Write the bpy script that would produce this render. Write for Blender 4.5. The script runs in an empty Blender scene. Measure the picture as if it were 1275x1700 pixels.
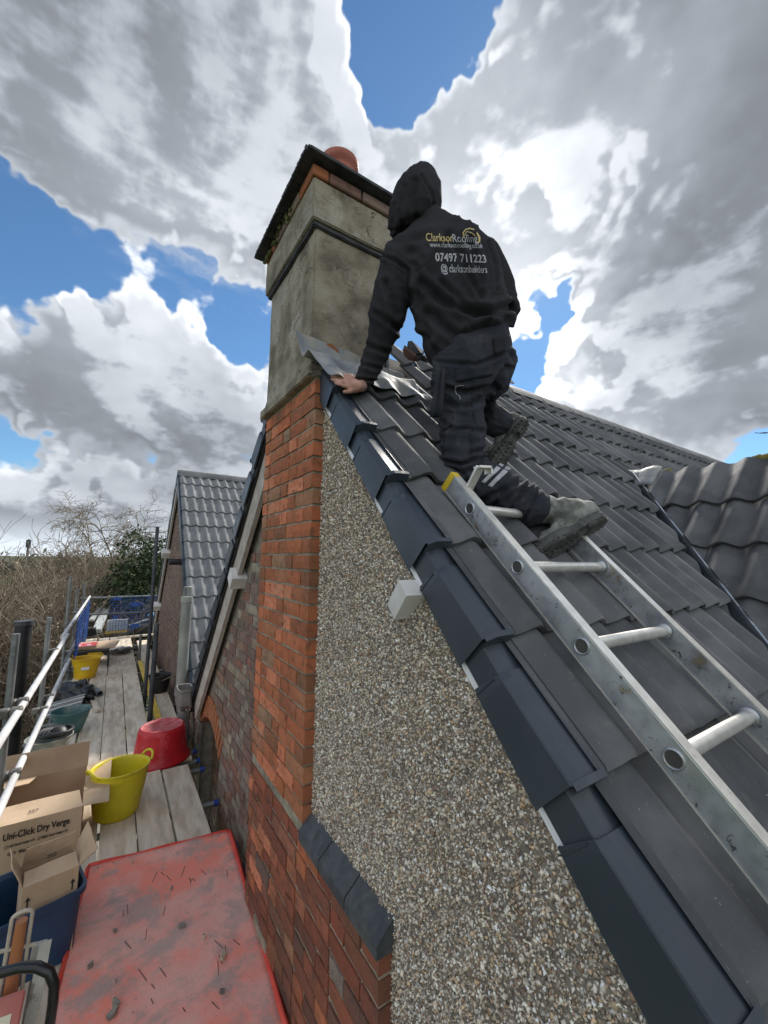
import bpy, bmesh, math, random
import numpy as np
from mathutils import Vector, Matrix, noise
from mathutils.bvhtree import BVHTree
random.seed(7); rng = np.random.default_rng(7)
S = bpy.context.scene
R_ = math.radians
# ------------------------------------------------------------------ camera
F, W0, H0 = 677.56, 1275.0, 1700.0
_a = Vector((191-637.5, -(921-850), -F)).normalized()
_b = Vector((1680-637.5, -(940-850), -F)).normalized()
_c = _b.cross(_a).normalized(); _b = _a.cross(_c).normalized()
RM = Matrix((_b, _a, _c))                       # world = RM @ cam
cam = bpy.data.cameras.new('camera'); camo = bpy.data.objects.new('camera', cam)
S.collection.objects.link(camo); S.camera = camo
camo.matrix_world = RM.to_4x4()
cam.sensor_fit = 'VERTICAL'; cam.sensor_height = 36; cam.lens = 36*F/H0
cam.clip_start = .02; cam.clip_end = 3000
def D(x, y, d): return RM @ Vector(((x-637.5)*d/F, -(y-850)*d/F, -d))
def ray(x, y): return D(x, y, 1).normalized()
def G(x, y, z):
    r = ray(x, y); return r*(z/r.z)
def onx(x, y, X):
    r = ray(x, y); return r*(X/r.x)
# ------------------------------------------------------------------ light
SUN = ray(905, 330)
elev = math.asin(SUN.z); az = math.atan2(SUN.x, SUN.y)
wd = bpy.data.worlds.new('World'); S.world = wd; wd.use_nodes = True
nt = wd.node_tree; N = nt.nodes; L = nt.links; N.clear()
def val(nt, op, a, b=None, c=None, clamp=False):
    n = nt.nodes.new('ShaderNodeMath'); n.operation = op; n.use_clamp = clamp
    for i, v in enumerate((a, b, c)):
        if v is None: continue
        if isinstance(v, (int, float)): n.inputs[i].default_value = v
        else: nt.links.new(v, n.inputs[i])
    return n.outputs[0]
def vmath(nt, op, a, b=None, scale=None):
    n = nt.nodes.new('ShaderNodeVectorMath'); n.operation = op
    for i, v in enumerate((a, b)):
        if v is None: continue
        if isinstance(v, (tuple, Vector)): n.inputs[i].default_value = v
        else: nt.links.new(v, n.inputs[i])
    if scale is not None:
        if isinstance(scale, (int, float)): n.inputs['Scale'].default_value = scale
        else: nt.links.new(scale, n.inputs['Scale'])
    return n.outputs['Value' if op in ('DOT_PRODUCT', 'LENGTH') else 'Vector']
def mrange(nt, v, a, b, c=0., d=1., smooth=True):
    n = nt.nodes.new('ShaderNodeMapRange'); n.interpolation_type = 'SMOOTHSTEP' if smooth else 'LINEAR'
    nt.links.new(v, n.inputs['Value'])
    for k, x in zip(('From Min', 'From Max', 'To Min', 'To Max'), (a, b, c, d)): n.inputs[k].default_value = x
    return n.outputs['Result']
def mixc(nt, f, a, b):
    n = nt.nodes.new('ShaderNodeMix'); n.data_type = 'RGBA'
    for s, v in ((n.inputs[0], f), (n.inputs[6], a), (n.inputs[7], b)):
        if isinstance(v, (int, float)): s.default_value = v
        elif isinstance(v, tuple): s.default_value = (*v[:3], 1)
        else: nt.links.new(v, s)
    return n.outputs[2]
# clouds: density and tone worked out per direction of the sky, stored as one float map
_LT = np.random.default_rng(11).random((64, 64, 64)).astype(np.float32)
def _vn(p):
    i = np.floor(p).astype(np.int32); f = (p-i).astype(np.float32); f = f*f*(3-2*f); i &= 63; j = (i+1) & 63
    x0, y0, z0 = i[:, 0], i[:, 1], i[:, 2]; x1, y1, z1 = j[:, 0], j[:, 1], j[:, 2]; fx, fy, fz = f[:, 0], f[:, 1], f[:, 2]
    a = _LT[x0, y0, z0]*(1-fx)+_LT[x1, y0, z0]*fx; b = _LT[x0, y1, z0]*(1-fx)+_LT[x1, y1, z0]*fx
    c_ = _LT[x0, y0, z1]*(1-fx)+_LT[x1, y0, z1]*fx; d = _LT[x0, y1, z1]*(1-fx)+_LT[x1, y1, z1]*fx
    a = a*(1-fy)+b*fy; c_ = c_*(1-fy)+d*fy; return a*(1-fz)+c_*fz
def _fbm(p, o, g=.5, off=0., bill=0.):
    s = 0; w = 1; t = 0; p = p+off
    for k in range(o):
        v = _vn(p); v = (1-bill)*v+bill*(1-np.abs(2*v-1)); s = s+w*v; t += w; w *= g; p = p*2.03+17.1
    return s/t-.5
def _ss(x, a, b): t = np.clip((x-a)/(b-a), 0, 1); return t*t*(3-2*t)
# cloud masses: x, y, radius (where they hang, given by the view direction), density, tone (-dark, +light)
CL = [
 (60,80,240,.60,-.26),(330,150,250,.60,-.24),(500,60,130,.35,0),(520,300,150,.45,.20),(400,360,110,.38,.25),(120,280,110,.30,.05),(250,250,160,.25,-.2),(560,180,90,.2,.25),
 (130,560,130,.50,.35),(230,560,110,.42,.35),(330,600,120,.50,.0),(60,640,120,.48,-.05),(300,720,130,.55,-.35),(400,690,80,.3,-.2),(120,670,90,.3,-.25),(390,560,60,.3,.25),(180,500,70,.25,.4),
 (30,850,110,.40,.2),(140,835,90,.35,.1),(260,830,80,.40,-.1),(80,880,100,.3,.05),(15,790,50,.25,.3),
 (640,250,90,.35,.3),(720,270,100,.40,.4),(800,180,90,.45,.35),(870,110,120,.45,-.05),(900,250,130,.45,.25),(860,400,140,.45,.6),(930,360,120,.38,.6),(1000,300,120,.25,.45),
 (1020,130,150,.5,-.15),(1180,90,190,.6,-.40),(1200,290,170,.55,-.25),(1060,230,100,.3,.15),
 (1090,540,120,.6,-.40),(1200,520,150,.55,-.35),(1150,630,110,.5,-.35),(1010,470,70,.25,.45),(960,570,60,.25,.55),(1010,650,70,.4,.3),(1110,700,70,.35,.5),(1230,600,110,.4,-.2),(940,640,50,.25,.6),
 (700,45,80,-.75,0),(660,10,60,-.5,0),(780,30,45,-.5,0),(700,150,60,-.85,0),(770,95,38,-.5,0),(665,195,35,-.4,0),
 (20,410,80,-1.0,0),(120,425,65,-1.0,0),(230,440,62,-1.0,0),(340,470,58,-.95,0),(410,530,50,-.95,0),(430,620,35,-.35,0),(40,340,38,-.35,0),(90,380,35,-.4,0),(10,330,30,-.3,0),
 (90,745,42,-.8,0),(190,768,40,-.8,0),(20,715,38,-.8,0),(260,780,22,-.3,0),(150,720,20,-.2,0),
 (945,490,26,-.6,0),(930,530,26,-.5,0),(985,600,28,-.7,0),(930,500,32,-.65,0),(885,590,32,-.65,0),(865,625,30,-.55,0),(985,330,22,-.45,0),(900,470,16,-.3,0),(965,520,16,-.3,0),(1030,345,14,-.3,0),
 (680,560,55,-.85,0),(660,520,40,-.5,0),(1255,745,35,-.5,0),(1130,745,20,-.3,0),(240,865,50,-.1,0)]
def cloud_eval(d, C, A, SV, octs=8):
    """d: unit directions (n,3). C: directions of the masses, A: angular radii. returns colour, cover"""
    d = d.astype(np.float32); n = len(d)
    z = np.maximum(d[:, 2:3], 0); q = np.concatenate([d[:, :2]/(z+.45), d[:, 2:3]*1.6], 1)
    w = np.stack([_fbm(d*5.5, 5, .5, o) for o in (5., 81., 67.)], 1)
    w2 = np.stack([_fbm(d*26, 3, .5, o) for o in (5., 31., 57.)], 1)
    dw = d+w*.12+w2*.085; dw /= np.linalg.norm(dw, axis=1)[:, None]
    den = np.zeros(n, np.float32); tone = np.zeros(n, np.float32); wt = np.full(n, .15, np.float32)
    for (c_, a, (_, _, _, wd, tn)) in zip(C, A, CL):
        t = _ss(dw @ c_.astype(np.float32), math.cos(a*1.5), 1.); den += (wd*.8 if wd > 0 else wd)*t
        if wd > 0: tone += tn*t; wt += t
    tone /= wt
    f1 = _fbm(q*4.2, octs, .58, 44.1); f2 = _fbm(q*10, octs-1, .62, 13., .75); f3 = _fbm(q*3.1, 4, .5, 33.)
    return den, tone, f1, f2, f3
def cloud_maps(d, C, A, SV, octs=8):
    den, tone, f1, f2, f3 = cloud_eval(d, C, A, SV, octs)
    D0 = den-.12+f1*1.15+f2*.62
    # the same field a step nearer the sun, from its large part only
    ts = SV[None]-d; ts /= np.linalg.norm(ts, axis=1)[:, None]+1e-6; d2 = (d+ts*.05); d2 /= np.linalg.norm(d2, axis=1)[:, None]
    den2, _, g1, g2, _ = cloud_eval(d2.astype(np.float32), C, A, SV, max(4, octs-2))
    D1 = den2-.12+g1*1.15+g2*.50
    cs0 = d @ SV
    unseen_fill = 1-_ss(d @ np.array([.40, .62, .67]), .15, .55)          # unseen sky outside the view: cloud added and brightened to light the scene
    D0 = D0+.30*unseen_fill; D1 = D1+.30*unseen_fill
    cov = _ss(D0, -.06, .27-.08*_ss(cs0, .2, .8)+.08*(1-_ss(d[:, 0], -.2, .2)))
    lit = _ss(D0-D1, -.16, .20)
    thick = _ss(D0, .12, .85)
    cs = d @ SV; glow = _ss(cs, .72, 1.); near_ = _ss(cs, .3, .95)
    b = .55+.30*lit-.30*thick*(1-.6*near_)+.66*tone+f2*.12+f3*.42+f1*.16+.22*near_*(1-.6*thick)
    b = b+.42*unseen_fill  # added brightness in the unseen sky, serving as fill light
    b = .125+.475*np.clip(b-.08, .0, 1.15)**1.65
    b = b*(1+.32*glow*_ss(b, .4, .8))
    hz = _ss(d[:, 2], .09, 0.)
    veil = _fbm(d*np.array([2.2, 3.4, 6.5])+f1[:, None]*1.2, 6, .6, 71.); cov = np.maximum(cov, .62*_ss(veil, -.02, .26)*_ss(D0, -.75, -.02))
    cov = np.maximum(cov, hz*.8)
    return np.stack([b, cov, hz], 1).astype(np.float32)

_C = np.array([list(ray(x, y)) for (x, y, *_r) in CL]); _RT = RM.transposed()
_A = [math.atan(r/F)*math.sqrt(-(_RT @ Vector(c)).z) for (_x, _y, r, *_r), c in zip(CL, _C)]
_SV = np.array(SUN)
EW, EH = 3600, 1800
def _dirs(u, v):
    ph = (.5-u)*2*math.pi; th = (v-.5)*math.pi
    return np.stack([np.cos(th)*np.cos(ph), np.cos(th)*np.sin(ph), np.sin(th)], -1).astype(np.float32)
K_ = 5; lw, lh = EW//K_, 184
U, V = np.meshgrid((np.arange(lw)+.5)/lw, .5+((np.arange(lh)+.5)*K_-20)/EH)
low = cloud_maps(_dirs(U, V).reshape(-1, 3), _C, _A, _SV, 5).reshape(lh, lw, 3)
env = np.zeros((EH, EW, 3), np.float32); env[:, :, 1] = 1; env[:, :, 0] = .4; env[:, :, 2] = 1
ys_ = np.clip((np.arange(lh*K_)+.5)/K_-.5, 0, lh-1.001); xs_ = np.clip((np.arange(EW)+.5)/K_-.5, 0, lw-1.001)
yi = ys_.astype(int); yf = (ys_-yi)[:, None, None]; xi = xs_.astype(int); xf = (xs_-xi)[None, :, None]
t_ = low[yi]*(1-yf)+low[yi+1]*yf; t_ = t_[:, xi]*(1-xf)+t_[:, xi+1]*xf
r0 = EH//2-20; t_ = t_[:EH-r0]; env[r0:r0+len(t_)] = t_
U, V = np.meshgrid((np.arange(EW)+.5)/EW, (np.arange(r0, EH)+.5)/EH)
dd_ = _dirs(U, V); cc = dd_ @ np.array(RM, dtype=np.float32)
zc = np.maximum(-cc[..., 2], 1e-3); ins = (-cc[..., 2] > .25) & (np.abs(cc[..., 0]/zc) < 1.12) & (cc[..., 1]/zc < 1.38) & (cc[..., 1]/zc > -.30)
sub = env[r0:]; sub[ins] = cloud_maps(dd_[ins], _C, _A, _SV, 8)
img = bpy.data.images.new('cloud_map', EW, EH, float_buffer=True); img.colorspace_settings.name = 'Non-Color'
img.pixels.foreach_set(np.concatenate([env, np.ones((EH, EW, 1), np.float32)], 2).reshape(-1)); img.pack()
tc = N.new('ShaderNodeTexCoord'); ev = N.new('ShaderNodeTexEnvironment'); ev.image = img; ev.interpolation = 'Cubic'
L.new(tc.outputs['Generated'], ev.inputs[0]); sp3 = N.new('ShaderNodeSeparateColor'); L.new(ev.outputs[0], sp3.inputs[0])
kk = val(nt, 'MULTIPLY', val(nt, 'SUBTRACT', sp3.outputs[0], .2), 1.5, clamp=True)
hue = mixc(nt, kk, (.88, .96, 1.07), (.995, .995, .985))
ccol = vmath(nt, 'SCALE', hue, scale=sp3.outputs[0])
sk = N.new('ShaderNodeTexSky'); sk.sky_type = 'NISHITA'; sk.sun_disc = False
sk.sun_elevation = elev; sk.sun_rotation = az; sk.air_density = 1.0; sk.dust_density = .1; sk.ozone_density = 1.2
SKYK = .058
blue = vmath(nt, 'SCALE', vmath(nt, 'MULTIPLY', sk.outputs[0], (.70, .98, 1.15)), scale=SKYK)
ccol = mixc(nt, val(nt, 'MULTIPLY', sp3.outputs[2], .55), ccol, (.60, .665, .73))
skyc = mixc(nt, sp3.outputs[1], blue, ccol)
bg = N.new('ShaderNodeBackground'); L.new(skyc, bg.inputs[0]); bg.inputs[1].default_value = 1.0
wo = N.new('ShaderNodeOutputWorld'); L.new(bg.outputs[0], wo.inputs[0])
sl = bpy.data.lights.new('sun', 'SUN'); sl.energy = 2.8; sl.angle = R_(12); sl.color = (1, .95, .88)
so = bpy.data.objects.new('sun', sl); S.collection.objects.link(so)
so.rotation_euler = (-SUN).to_track_quat('-Z', 'Y').to_euler()
S.view_settings.view_transform = 'Standard'; S.view_settings.look = 'None'
S.view_settings.exposure = 1.0; S.view_settings.gamma = 1; S.view_settings.use_curve_mapping = False
# ------------------------------------------------------------------ helpers
def tag(o, label=None, cat=None, group=None, kind=None):
    for k, v in (('label', label), ('category', cat), ('group', group), ('kind', kind)):
        if v: o[k] = v
    return o
def thing(name, label, cat, loc=(0, 0, 0), group=None):
    o = bpy.data.objects.new(name, None); S.collection.objects.link(o); o.location = loc
    o.empty_display_size = .1
    return tag(o, label, cat, group)
def link(name, me, m=None, parent=None, M=None):
    o = bpy.data.objects.new(name, me); S.collection.objects.link(o)
    if m is not None and not me.materials: me.materials.append(m)
    if parent is not None:
        o.parent = parent
        pm = parent.matrix_basis.copy(); q = parent.parent
        while q is not None: pm = q.matrix_basis @ pm; q = q.parent
        o.matrix_basis = pm.inverted() @ (M if M is not None else Matrix.Identity(4))
    elif M is not None: o.matrix_basis = M
    return o
def mesh(name, vs, fs, smooth=False):
    me = bpy.data.meshes.new(name); me.from_pydata([tuple(v) for v in vs], [], fs); me.update()
    if smooth: me.polygons.foreach_set('use_smooth', [True]*len(me.polygons))
    return me
class MB:
    def __init__(s): s.v = []; s.f = []; s.sm = []
    def add(s, vs, fs, sm=False):
        b = len(s.v); s.v += [Vector(v) for v in vs]; s.f += [tuple(i+b for i in f) for f in fs]; s.sm += [sm]*len(fs)
    def box(s, lo, hi, M=None, bev=0):
        x0, y0, z0 = lo; x1, y1, z1 = hi
        if bev:
            b = bev; vs = []
            for (z, i) in ((z0, b), (z0+b, 0), (z1-b, 0), (z1, b)):
                for (x, y) in ((x0+i+b*(i == 0), y0+i), (x1-i-b*(i == 0), y0+i), (x1-i, y0+i+b*(i == 0)), (x1-i, y1-i-b*(i == 0)), (x1-i-b*(i == 0), y1-i), (x0+i+b*(i == 0), y1-i), (x0+i, y1-i-b*(i == 0)), (x0+i, y0+i+b*(i == 0))):
                    vs.append(Vector((x, y, z)))
            fs = [tuple(range(7, -1, -1)), tuple(range(24, 32))]
            for k in range(3):
                for j in range(8): fs.append((k*8+j, k*8+(j+1) % 8, k*8+8+(j+1) % 8, k*8+8+j))
        else:
            vs = [Vector(p) for p in ((x0,y0,z0),(x1,y0,z0),(x1,y1,z0),(x0,y1,z0),(x0,y0,z1),(x1,y0,z1),(x1,y1,z1),(x0,y1,z1))]
            fs = [(3,2,1,0),(4,5,6,7),(0,1,5,4),(1,2,6,5),(2,3,7,6),(3,0,4,7)]
        if M is not None: vs = [M @ v for v in vs]
        s.add(vs, fs)
    def bar(s, a, b, w, h, up=(0, 0, 1)):
        a = Vector(a); b = Vector(b); t = (b-a); l = t.length; t.normalize(); u = Vector(up); sd = t.cross(u).normalized(); u = sd.cross(t)
        M = Matrix((( *t, ), ( *sd, ), ( *u, ))).transposed().to_4x4(); M.translation = a
        s.box((0, -w/2, -h/2), (l, w/2, h/2), M)
    def tube(s, pts, r, n=10, caps=True, hollow=False, sm=True):
        pts = [Vector(p) for p in pts]; k = len(pts); rs = r if isinstance(r, (list, tuple)) else [r]*k
        t0 = (pts[1]-pts[0]).normalized(); u = t0.orthogonal().normalized(); vs = []
        for i, p in enumerate(pts):
            t = (pts[min(i+1, k-1)]-pts[max(i-1, 0)]).normalized(); u = (u-t*u.dot(t)).normalized(); w = t.cross(u)
            for j in range(n):
                a = 2*math.pi*j/n; vs.append(p+(u*math.cos(a)+w*math.sin(a))*rs[i])
        fs = [(i*n+j, i*n+(j+1) % n, (i+1)*n+(j+1) % n, (i+1)*n+j) for i in range(k-1) for j in range(n)]
        s.add(vs, fs, sm)
        if hollow:
            for e, sg in ((0, 1), (k-1, -1)):
                t = (pts[1]-pts[0]).normalized() if e == 0 else (pts[-1]-pts[-2]).normalized()
                rr = rs[e]; ring = [v.copy() for v in vs[e*n:(e+1)*n]]; inn = [pts[e]+(v-pts[e])*.86 for v in ring]; deep = [v+t*sg*rr*3 for v in inn]
                f2 = [(j, (j+1) % n, n+(j+1) % n, n+j) for j in range(n)]+[(n+j, n+(j+1) % n, 2*n+(j+1) % n, 2*n+j) for j in range(n)]+[tuple(2*n+j for j in range(n))]
                s.add(ring+inn+deep, f2)
        elif caps:
            s.add(vs[:n], [tuple(range(n-1, -1, -1))]); s.add(vs[-n:], [tuple(range(n))])
    def lathe(s, prof, n=32, M=None, sx=1., sy=1., wob=0):
        vs = []
        for (r, z) in prof:
            for j in range(n):
                a = 2*math.pi*j/n; k = 1+wob*math.sin(3*a+z*5)
                vs.append(Vector((r*sx*k*math.cos(a), r*sy*k*math.sin(a), z)))
        fs = [(i*n+j, i*n+(j+1) % n, (i+1)*n+(j+1) % n, (i+1)*n+j) for i in range(len(prof)-1) for j in range(n)]
        if M is not None: vs = [M @ v for v in vs]
        s.add(vs, fs, True)
    def build(s, name, m, parent=None, M=None, recalc=False):
        me = mesh(name, s.v, s.f); me.polygons.foreach_set('use_smooth', s.sm)
        if recalc:
            b = bmesh.new(); b.from_mesh(me); bmesh.ops.recalc_face_normals(b, faces=b.faces); b.to_mesh(me); b.free()
        me.update(); return link(name, me, m, parent, M)
def mat(name, cols, rough=.75, metal=0., sc=6., det=6., bump=.0, bsc=60., rand=0., spots=None, lo=.35, hi=.65, rv=0., spec=.5, stretch=None, attr=None, wet=None, bdist=.003, cracks=None):
    m = bpy.data.materials.new(name); m.use_nodes = True; t = m.node_tree; n = t.nodes; l = t.links
    b = n['Principled BSDF']; b.inputs['Roughness'].default_value = rough; b.inputs['Metallic'].default_value = metal
    b.inputs['Specular IOR Level'].default_value = spec
    tc = n.new('ShaderNodeTexCoord'); oi = n.new('ShaderNodeObjectInfo')
    v = vmath(t, 'ADD', tc.outputs['Object'], vmath(t, 'SCALE', (37., 91., 53.), scale=oi.outputs['Random']))
    if stretch: v = vmath(t, 'MULTIPLY', v, stretch)
    def nz(scale, d=6., r=.55, dist=0.):
        k = n.new('ShaderNodeTexNoise'); k.inputs['Scale'].default_value = scale; k.inputs['Detail'].default_value = d; k.inputs['Roughness'].default_value = r
        k.inputs['Distortion'].default_value = dist
        l.new(v, k.inputs['Vector']); return k.outputs['Fac']
    if len(cols) == 1: col = mixc(t, 0., cols[0], cols[0])
    else:
        rp = n.new('ShaderNodeValToRGB'); l.new(mrange(t, nz(sc, det), lo, hi), rp.inputs[0])
        el = rp.color_ramp.elements
        while len(el) < len(cols): el.new(.5)
        for i, c in enumerate(cols): el[i].position = i/(len(cols)-1); el[i].color = (*c, 1)
        col = rp.outputs[0]
    if attr:
        at = n.new('ShaderNodeAttribute'); at.attribute_name = attr
        mm = n.new('ShaderNodeMix'); mm.data_type = 'RGBA'; mm.blend_type = 'MULTIPLY'; mm.inputs[0].default_value = 1
        l.new(col, mm.inputs[6]); l.new(at.outputs['Color'], mm.inputs[7]); col = mm.outputs[2]
    if rand:
        hs = n.new('ShaderNodeHueSaturation'); l.new(col, hs.inputs['Color'])
        l.new(mrange(t, oi.outputs['Random'], 0, 1, 1-rand, 1+rand, False), hs.inputs['Value']); col = hs.outputs[0]
    for sp_ in (spots or []):      # (scale, lo, hi, colour, amount)
        f = mrange(t, nz(sp_[0], 8., .65, .3), sp_[1], sp_[2], 0, sp_[4]); col = mixc(t, f, col, sp_[3])
    if cracks:
        cw = val(t, 'ABSOLUTE', val(t, 'SUBTRACT', nz(cracks[0], 5., .62, .6), .5)); cf = val(t, 'MULTIPLY', mrange(t, cw, 0., cracks[1], 1., 0.), mrange(t, nz(cracks[0]*.8+1.3, 3.), .50, .60))
        col = mixc(t, cf, col, cracks[2])
    l.new(col, b.inputs['Base Color'])
    if rv: l.new(mrange(t, nz(sc*2.3), .3, .7, max(0, rough-rv), min(1, rough+rv)), b.inputs['Roughness'])
    if bump:
        bp = n.new('ShaderNodeBump'); bp.inputs['Strength'].default_value = bump; bp.inputs['Distance'].default_value = bdist
        l.new(nz(bsc, 5.), bp.inputs['Height']); l.new(bp.outputs[0], b.inputs['Normal'])
    return m
# ------------------------------------------------------------------ materials
M_ = {}
M_['tile'] = mat('roof_tile', [(.076,.079,.084),(.098,.101,.106),(.132,.134,.136)], .74, sc=4, det=10, bump=.6, bsc=520, rand=.22, spots=[(420,.56,.70,(.20,.195,.19),.45),(26,.64,.72,(.20,.19,.18),.35),(75,.66,.70,(.42,.42,.41),.6),(9,.62,.70,(.17,.165,.15),.4)], rv=.08, spec=.4, bdist=.0014)
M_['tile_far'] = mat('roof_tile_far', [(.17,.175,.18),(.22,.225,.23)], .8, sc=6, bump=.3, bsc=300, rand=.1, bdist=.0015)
M_['verge'] = mat('verge_plastic', [(.030,.040,.054),(.042,.053,.068)], .40, sc=3, bump=.06, bsc=14, rand=.08, spots=[(22,.62,.80,(.10,.12,.14),.35),(90,.72,.78,(.3,.3,.3),.3)], rv=.08)
M_['black'] = mat('black_plastic', [(.010,.010,.012),(.02,.02,.022)], .5)
M_['white_trim'] = mat('white_plastic', [(.75,.76,.78),(.8,.8,.82)], .4)
M_['cream'] = mat('cream_paint', [(.38,.33,.29),(.50,.45,.40)], .6, sc=9, bump=.2, bsc=40, spots=[(5,.55,.75,(.18,.15,.12),.6)])
M_['white_paint'] = mat('white_paint', [(.62,.60,.57),(.74,.73,.71)], .55, sc=9, bump=.2, bsc=50, spots=[(30,.62,.7,(.35,.33,.3),.5)])
def brickmat(name, ramp, dirt=.35, bump=.6):
    m = bpy.data.materials.new(name); m.use_nodes = True; t = m.node_tree; n = t.nodes; l = t.links; b = n['Principled BSDF']
    b.inputs['Roughness'].default_value = .9; b.inputs['Specular IOR Level'].default_value = .25
    oi = n.new('ShaderNodeObjectInfo'); tc = n.new('ShaderNodeTexCoord'); at = n.new('ShaderNodeAttribute'); at.attribute_name = 'pick'
    v = vmath(t, 'ADD', tc.outputs['Object'], vmath(t, 'SCALE', (37., 91., 53.), scale=oi.outputs['Random']))
    pick = val(t, 'FRACT', val(t, 'ADD', val(t, 'MULTIPLY', oi.outputs['Random'], 7.31), at.outputs['Fac']))
    rp = n.new('ShaderNodeValToRGB'); rp.color_ramp.interpolation = 'LINEAR'; l.new(pick, rp.inputs[0]); el = rp.color_ramp.elements
    while len(el) < len(ramp): el.new(.5)
    for i, c in enumerate(ramp): el[i].position = i/(len(ramp)-1); el[i].color = (*c, 1)
    def nz(s, d=8., r=.6):
        k = n.new('ShaderNodeTexNoise'); k.inputs['Scale'].default_value = s; k.inputs['Detail'].default_value = d; k.inputs['Roughness'].default_value = r; l.new(v, k.inputs['Vector']); return k.outputs['Fac']
    gp_ = n.new('ShaderNodeNewGeometry'); wn_ = n.new('ShaderNodeTexNoise'); wn_.inputs['Scale'].default_value = 2.2; wn_.inputs['Detail'].default_value = 9; wn_.inputs['Roughness'].default_value = .62; l.new(gp_.outputs['Position'], wn_.inputs['Vector'])
    col = mixc(t, mrange(t, wn_.outputs['Fac'], .50, .72, 0, .62), rp.outputs[0], (.10, .075, .05))
    col = mixc(t, mrange(t, wn_.outputs['Fac'], .44, .30, 0, .35), col, (.42, .30, .20))
    col = mixc(t, mrange(t, nz(11), .42, .70, 0, dirt), col, (.075, .055, .04))
    col = mixc(t, mrange(t, nz(70), .55, .72, 0, .45), col, (.34, .20, .13)); col = mixc(t, mrange(t, nz(24), .54, .66, 0, .5), col, (.09, .06, .045))
    l.new(col, b.inputs['Base Color'])
    bp = n.new('ShaderNodeBump'); bp.inputs['Strength'].default_value = bump; bp.inputs['Distance'].default_value = .004
    l.new(val(t, 'ADD', nz(45), val(t, 'MULTIPLY', nz(220), .4)), bp.inputs['Height']); l.new(bp.outputs[0], b.inputs['Normal'])
    return m
M_['brick'] = brickmat('red_brick', [(.33,.11,.055),(.50,.16,.07),(.36,.12,.06),(.54,.18,.085),(.24,.11,.06),(.46,.15,.065),(.30,.22,.14),(.50,.16,.07),(.38,.13,.06),(.44,.14,.065)])
M_['brick_low'] = brickmat('sooty_red_brick', [(.24,.075,.045),(.34,.11,.06),(.17,.07,.05),(.30,.085,.05),(.40,.15,.085),(.15,.08,.065),(.27,.09,.05)], .45)
M_['brick_spall'] = brickmat('spalled_brick', [(.58,.19,.09),(.68,.25,.14),(.54,.16,.07)], .2, 1.)
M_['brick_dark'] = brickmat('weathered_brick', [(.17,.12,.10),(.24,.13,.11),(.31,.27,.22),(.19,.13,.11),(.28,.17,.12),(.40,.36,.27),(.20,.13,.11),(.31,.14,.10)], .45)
M_['brick_far'] = brickmat('far_brick', [(.20,.13,.10),(.26,.18,.14),(.17,.11,.09)], .3)
M_['brick_orange'] = brickmat('orange_arch_brick', [(.40,.15,.07),(.34,.12,.055)], .3)
M_['mortar'] = mat('mortar', [(.27,.235,.17),(.38,.34,.26)], .95, sc=14, bump=.8, bsc=160, spots=[(3,.5,.7,(.10,.09,.07),.6)])
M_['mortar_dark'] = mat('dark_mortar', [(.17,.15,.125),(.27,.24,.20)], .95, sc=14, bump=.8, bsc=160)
M_['render'] = mat('weathered_render', [(.13,.11,.08),(.26,.225,.165),(.36,.32,.245)], .95, sc=5, det=14, bump=1., bsc=90, lo=.3, hi=.68, spots=[(4.0,.52,.60,(.40,.37,.31),.55),(190,.60,.68,(.62,.59,.52),.8),(11,.57,.62,(.13,.11,.08),.5),(2.3,.58,.72,(.16,.15,.06),.5),(9,.64,.70,(.05,.045,.04),.5)], bdist=.008, cracks=(2.6,.010,(.03,.025,.02)))
M_['slate'] = mat('cap_slate', [(.018,.018,.022),(.05,.05,.055)], .7, sc=12, bump=.6, bsc=60)
M_['terracotta'] = mat('terracotta', [(.30,.085,.055),(.38,.12,.08)], .7, sc=8, bump=.3, bsc=90)
M_['lead'] = mat('lead_sheet', [(.16,.175,.19),(.25,.265,.275),(.34,.335,.31)], .74, .0, sc=7, det=8, bump=.25, bsc=22, spots=[(5,.55,.68,(.42,.36,.25),.55),(18,.6,.75,(.12,.14,.16),.5)], rv=.15, stretch=(1, 1, .5), bdist=.01)
M_['alu'] = mat('ladder_aluminium', [(.42,.45,.48),(.54,.56,.58)], .42, .75, sc=9, bump=.2, bsc=130, spots=[(12,.60,.66,(.20,.19,.17),.55),(38,.62,.66,(.08,.08,.08),.85),(6,.60,.63,(.40,.32,.20),.75)], rv=.12, bdist=.001, cracks=(9.,.006,(.12,.12,.12)))
M_['alu_b'] = mat('worn_flange', [(.62,.60,.55),(.74,.72,.66)], .38, .55, sc=30, bump=.1, bsc=130, spots=[(40,.6,.7,(.3,.28,.24),.4)])
M_['yellow'] = mat('yellow_plastic', [(.62,.42,.02),(.75,.55,.04)], .5, sc=6, spots=[(25,.58,.7,(.3,.25,.15),.5)])
M_['valley'] = mat('valley_trough', [(.045,.06,.075),(.075,.09,.105)], .45, sc=8)
M_['plinth'] = mat('blue_plinth_brick', [(.045,.052,.058),(.085,.092,.10)], .7, sc=16, bump=.4, bsc=120, rand=.15, spots=[(9,.55,.7,(.12,.12,.10),.5)])
M_['under'] = mat('roof_underlay', [(.02,.02,.02),(.03,.03,.03)], .9)
M_['moss'] = mat('yellow_foam', [(.24,.19,.04),(.17,.15,.05)], .95, sc=20, bump=1., bsc=60)
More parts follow.
